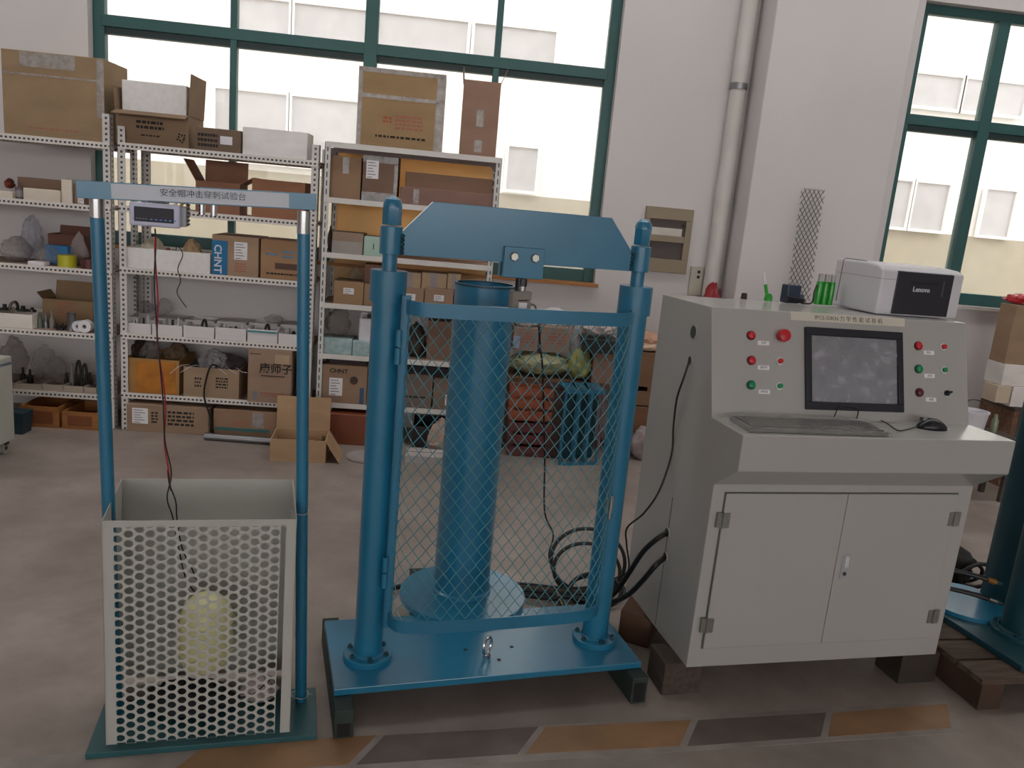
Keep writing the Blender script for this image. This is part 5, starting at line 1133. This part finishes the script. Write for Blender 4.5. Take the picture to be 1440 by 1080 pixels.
# teal welded frames
for i in range(3):
    f = thing('teal_frame', ['teal welded steel frame nearest the dark brown cabinet', 'middle teal welded steel frame on the floor', 'teal welded steel frame with a red edge strip'][i], 'frame', (Xa(800 + i * 17, 4.86, 0.2), 4.84 + i * 0.02, 0), radians(4), 'teal frames behind the press')
    w, d, h = 0.045, 0.2, 0.49
    for x in (-w, w):
        for y in (0, d):
            bx(x - 0.008, x + 0.008, y, y + 0.016, 0, h).build('upright', M_TEAL, f)
    for z in (0.0, h - 0.02): 
        bx(-w + 0.008, w - 0.008, 0.0, 0.016, z, z + 0.02).build('cross_bar', M_TEAL, f)
        bx(-w + 0.008, w - 0.008, d, d + 0.016, z, z + 0.02).build('cross_bar', M_TEAL, f)
    bx(-w + 0.008, w - 0.008, d * 0.45, d * 0.55, 0.02, h - 0.03).build('web_plate', M_TEAL_DARK_SHADED, f)
    bx(-w - 0.008, w + 0.008, 0, d + 0.016, h, h + 0.006).build('top_plate', M_TEAL, f)
    if i == 2: bx(w - 0.006, w + 0.006, -0.004, 0, 0.12, h - 0.02).build('red_strip', mat('faded_red_strip', '8a4a52', 0.6), f)
# pile between right column and console
carton('large plain cardboard box behind the gap by the console', 889, 935, 560, 0.36, Y=5.12, depth=0.3, col='7d5a3e', zt=Z_at(496, Xa(910, 5.12, 0.6), 5.12))
zq = Z_at(496, Xa(910, 5.12, 0.6), 5.12)
bagpx('folded salmon and cream cloth on the large box by the console', 898, 936, 470, zq + 0.002, 5.14, 0.24, seed=81, col='c49a80', alpha=1, name='folded_cloth', cat='cloth', pinch=0.15)
bagpx('cream cloth layer under the salmon cloth by the console', 894, 936, 484, zq + 0.001, 5.12, 0.12, seed=82, col='d2b8a0', alpha=1, name='folded_cloth', cat='cloth', pinch=0.05)
carton('brown and white taped carton in the middle of the pile by the console', 888, 932, 576, 0.15, Y=5.12, depth=0.3, col='7a5138', zt=0.352, tape=[(0, 1, 0.0, 0.1)])
bagpx('white printed sack at the bottom of the pile by the console', 886, 926, 603, 0.0, 5.02, 0.09, seed=83, col='a89a9a', alpha=1, name='printed_sack', cat='sack', pinch=0.05)
carton('low dark carton bearing the pile by the console', 886, 932, 600, 0.0, Y=5.14, depth=0.3, col='5a4438', zt=0.147)
rb = bagpx('red crumpled bag by the foot of the drain pipe', 985, 1016, 397, 0.86, 5.26, 0.16, seed=84, col='a8343c', alpha=0.95)
carton('small pale carton stack behind the console by the socket', 966, 1004, 425, 0.0, Y=5.235, depth=0.2, col='a0907c', zt=0.858, name='cardboard_box')
bagpx('pink bag lying behind the red crumpled bag', 997, 1022, 406, 0.86, 5.43, 0.08, seed=85, col='a86078', alpha=0.95)
# ---- far end beyond the console
carton('cardboard box with red bag on it at the picture edge beyond the console', 1416, 1475, 432, 0.845, Y=5.0, depth=0.16, col='8f7156')
carton('white carton under the cardboard box at the picture edge', 1411, 1475, 503, 0.70, Y=4.98, depth=0.18, col='d2cbc4', zt=0.843)
carton('small cream box, end of the row under the white carton', 1402, 1422, 522, 0.58, Y=4.97, depth=0.14, col='b8a58c', zt=0.698)
carton('pale printed box beside the small cream box', 1423, 1475, 528, 0.56, Y=4.97, depth=0.18, col='cfc6c2', zt=0.698)
sh = thing('side_shelf', 'dark wooden shelf carrying cartons beyond the console', 'shelf', (Xa(1440, 4.95, 0.4), 4.95, 0))
bx(-0.1, 0.6, 0, 0.35, 0.53, 0.555).build('shelf_top', M_WOODD, sh); bx(-0.1, -0.06, 0, 0.35, 0, 0.53).build('shelf_side', M_WOOD, sh); bx(0.56, 0.6, 0, 0.35, 0, 0.53).build('shelf_side', M_WOOD, sh)
bx(-0.06, 0.56, 0.31, 0.35, 0.0, 0.53).build('shelf_back', mat('dark_red_board', '4a2c26', 0.7), sh); bx(-0.06, 0.56, 0.0, 0.31, 0.2, 0.22).build('shelf_board', M_WOODD, sh)
bagpx('bright red bag on the cardboard box at the picture edge', 1428, 1470, 415, Z_at(432, Xa(1440, 5.0, 1.0), 5.0) + 0.002, 5.04, 0.2, seed=91, col='c23038', alpha=0.95)
pb = thing('white_bucket', 'white plastic bucket beyond the console corner', 'bucket', (Xa(1365, 4.72, 0.45), 4.72, 0.43))
MB().lathe([(0, 0), (0.07, 0), (0.085, 0.13), (0.09, 0.13), (0.09, 0.14), (0.08, 0.14), (0.066, 0.006), (0, 0.006)], n=28).build('bucket_body', M_WHITE, pb, smooth=True)
MB().tube([(0.09 * cos(t), 0.02, 0.135 + 0.07 * sin(t)) for t in (pi * i / 16 for i in range(17))], 0.003, 6).build('handle', M_BLACK, pb, smooth=True)
st2 = thing('work_stool', 'low wooden stool under the white bucket beyond the console', 'stool', (pb.location.x + 0.05, 4.72, 0))
bx(-0.16, 0.22, -0.13, 0.13, 0.40, 0.428).build('stool_top', M_WOODD, st2)
for x in (-0.14, 0.17):
    for y in (-0.11, 0.08): bx(x, x + 0.03, y, y + 0.03, 0, 0.40).build('leg', M_WOODD, st2)
gb = MB().lathe([(0, 0), (0.02, 0), (0.022, 0.09), (0.012, 0.11), (0.012, 0.13), (0, 0.13)], n=18).build('olive_bottle', mat('olive_glass', '7d8468', 0.2), smooth=True); gb.location = (pb.location.x + 0.125, 4.68, 0.43); tag(gb, 'small olive green bottle beside the white bucket', 'bottle')
bagpx('dark brown clutter bag on the side shelf beyond the console', 1398, 1440, 585, 0.24, 4.80, 0.12, seed=92, col='4a3a33', alpha=1) if False else None
bag('dark brown sack slumped on the floor beyond the console', Xa(1405, 4.75, 0.2) + 0.42, 4.72, 0.0, 0.36, 0.34, 0.30, col='4d3e38', alpha=1, seed=93, name='brown_sack', cat='sack', pinch=0.3)

wire('black_lead', 'thin black lead dangling from the foam tray in front of the white parts boxes', [depth_at(247, 358, 5.10), depth_at(249, 346, 5.06), depth_at(257, 358, 5.0), depth_at(250, 378, 4.99), depth_at(254, 395, 4.99), depth_at(249, 412, 4.99), depth_at(262, 432, 5.0)], 0.003, M_BLACK)
# ================================================================== SECOND PRESS AT THE PICTURE EDGE
pal = thing('wooden_pallet', 'worn wooden pallet under the second teal press beyond the console', 'pallet', (2.0, 2.34, 0), radians(6))
M_PAL = mat('pallet_wood', '5b4c40', 0.85, vary=0.35, scale=7, stretch=(1, 6, 6), bump=0.2)
for k in range(5): bx(-0.05, 1.1, 0.005 + k * 0.135, 0.125 + k * 0.135, 0.10, 0.12).build('deck_plank', M_PAL, pal)
for x in (0.0, 0.5, 1.0): bx(x - 0.04, x + 0.05, 0.01, 0.66, 0, 0.099).build('runner', mat('runner_wood', '4b372b', 0.85, vary=0.3), pal)
q1 = floor_at(1335, 855, 0.145); 
p2a = 11.0; F2 = Frame((q1.x, q1.y - 0.42), p2a)
pr2 = thing('second_press', 'teal press column with painted-in shade on a base plate at the picture edge', 'machine', (F2.o.x, F2.o.y, 0), radians(p2a))
bx(0.0, 1.0, 0.0, 0.42, 0.123, 0.145).build('base_plate', M_TEAL_DARK_SHADED, pr2, bevel=0.002)  # same teal as the caged press, with shade put into the colour
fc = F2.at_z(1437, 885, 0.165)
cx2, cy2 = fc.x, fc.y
press_flange(pr2, cx2, cy2, 0.145, 0.105, 0.078, M_TEAL_DARK_SHADED, 8)
MB().cyl((cx2, cy2, 0.15), (cx2, cy2, 1.35), 0.072, 44).build('column', M_TEAL_DARK_SHADED, pr2, smooth=True)
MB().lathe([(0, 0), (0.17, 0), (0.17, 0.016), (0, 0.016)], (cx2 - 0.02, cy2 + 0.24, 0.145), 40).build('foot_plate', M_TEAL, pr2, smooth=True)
MB().cyl((cx2 + 0.19, cy2 + 0.24, 0.16), (cx2 + 0.19, cy2 + 0.24, 1.3), 0.1, 44).build('main_cylinder', M_TEAL_DARK_SHADED, pr2, smooth=True)
M_BR = mat('hose_brass', 'b4813f', 0.35, metal=0.7, vary=0.2)
for i, (ax, ay, bx_, by_) in enumerate(((1388, 815, 1408, 823), (1389, 842, 1408, 851))):
    A = F2.at_y(ax, ay, cy2 - 0.03); B = F2.at_y(bx_, by_, cy2 - 0.03)
    A = Vector((A.x, cy2 - 0.03, A.z)); B = Vector((B.x + 0.01, cy2 - 0.02, B.z)); Mi = A.lerp(B, 0.55)
    MB().cyl(A, Mi, 0.009, 12, r1=0.011).build('hose_fitting', M_BR if i == 0 else M_CHROME, pr2, smooth=True)
    MB().cyl(Mi, B, 0.008, 6).build('fitting_nut', M_TEAL_DARK_SHADED if i == 0 else M_CHROME, pr2)
    A0 = F2.o + F2.ex * A.x + F2.ey * A.y + Vector((0, 0, A.z))
    wire('hydraulic_hose', ['black hose with a brass end entering the second teal press', 'black hose with a steel end entering the second teal press'][i], [A0, A0 + Vector((-0.04, 0.01, 0.008)), A0 + Vector((-0.11, 0.04, 0.012)), A0 + Vector((-0.2, 0.1, 0.005)), A0 + Vector((-0.3, 0.2, -0.01 - 0.01 * i))], 0.009, M_BLACK, cat='hose', n=10)
for i in range(3):
    c0 = depth_at(1388, 795, 3.25); R = 0.12 - i * 0.02
    o = MB().tube([(c0.x + R * cos(t), c0.y + 0.06 * i, 0.012 + R * 0.6 + R * 0.6 * sin(t)) for t in (2 * pi * k / 24 for k in range(24))], 0.009, 8, closed=True).build('hose_coil', M_BLACK if i != 1 else mat('brown_hose', '4a3628'), smooth=True)
    tag(o, ['outer black hose loop beyond the console side', 'brown hose loop beyond the console side', 'inner black hose loop beyond the console side'][i], 'hose', 'hose loops beyond the console')
_p = floor_at(1322, 848, 0.0)
bag('black rubber sheet folded between the console and the second teal press', _p.x + 0.12, _p.y + 0.25, 0.0, 0.34, 0.34, 0.2, col='15120f', alpha=1, seed=95, name='rubber_sheet', cat='sheet', pinch=0.2)

# ================================================================== CASTOR CABINET AT THE PICTURE EDGE
cb = thing('castor_cabinet', 'cream metal drawer cabinet on castors at the picture edge', 'cabinet', (-2.31, 4.10, 0), radians(-4))
bx(-0.5, 0.0, 0, 0.4, 0.075, 0.545).build('cabinet_body', mat('cream_enamel', 'b9bbb0', 0.45, vary=0.04), cb, bevel=0.006)
bx(-0.5, 0.0, -0.002, 0.4, 0.500, 0.515).build('blue_stripe', mat('pale_blue_stripe', '93a9c0', 0.5), cb)
for z, w in ((0.36, 0.055), (0.395, 0.035), (0.2, 0.04), (0.24, 0.03)): bx(-0.5, -0.075 + (w - 0.04), -0.006, 0, z, z + (0.035 if z in (0.36, 0.2) else 0.01)).build('drawer_slot', M_BLACKG, cb)
for x, y in ((-0.04, 0.03), (-0.04, 0.36), (-0.45, 0.03), (-0.45, 0.36)):
    c = MB().cyl((x - 0.012, y, 0.031), (x + 0.012, y, 0.031), 0.031, 20).build('castor_wheel', mat('castor_grey', 'a5a098', 0.5), cb, smooth=True)
    MB().cyl((x - 0.0135, y, 0.031), (x + 0.0135, y, 0.031), 0.012, 14).build('hub', M_DARKM, c, smooth=True)
    bx(x - 0.018, x + 0.018, y - 0.015, y + 0.02, 0.05, 0.075).build('castor_fork', M_DARKM, cb)
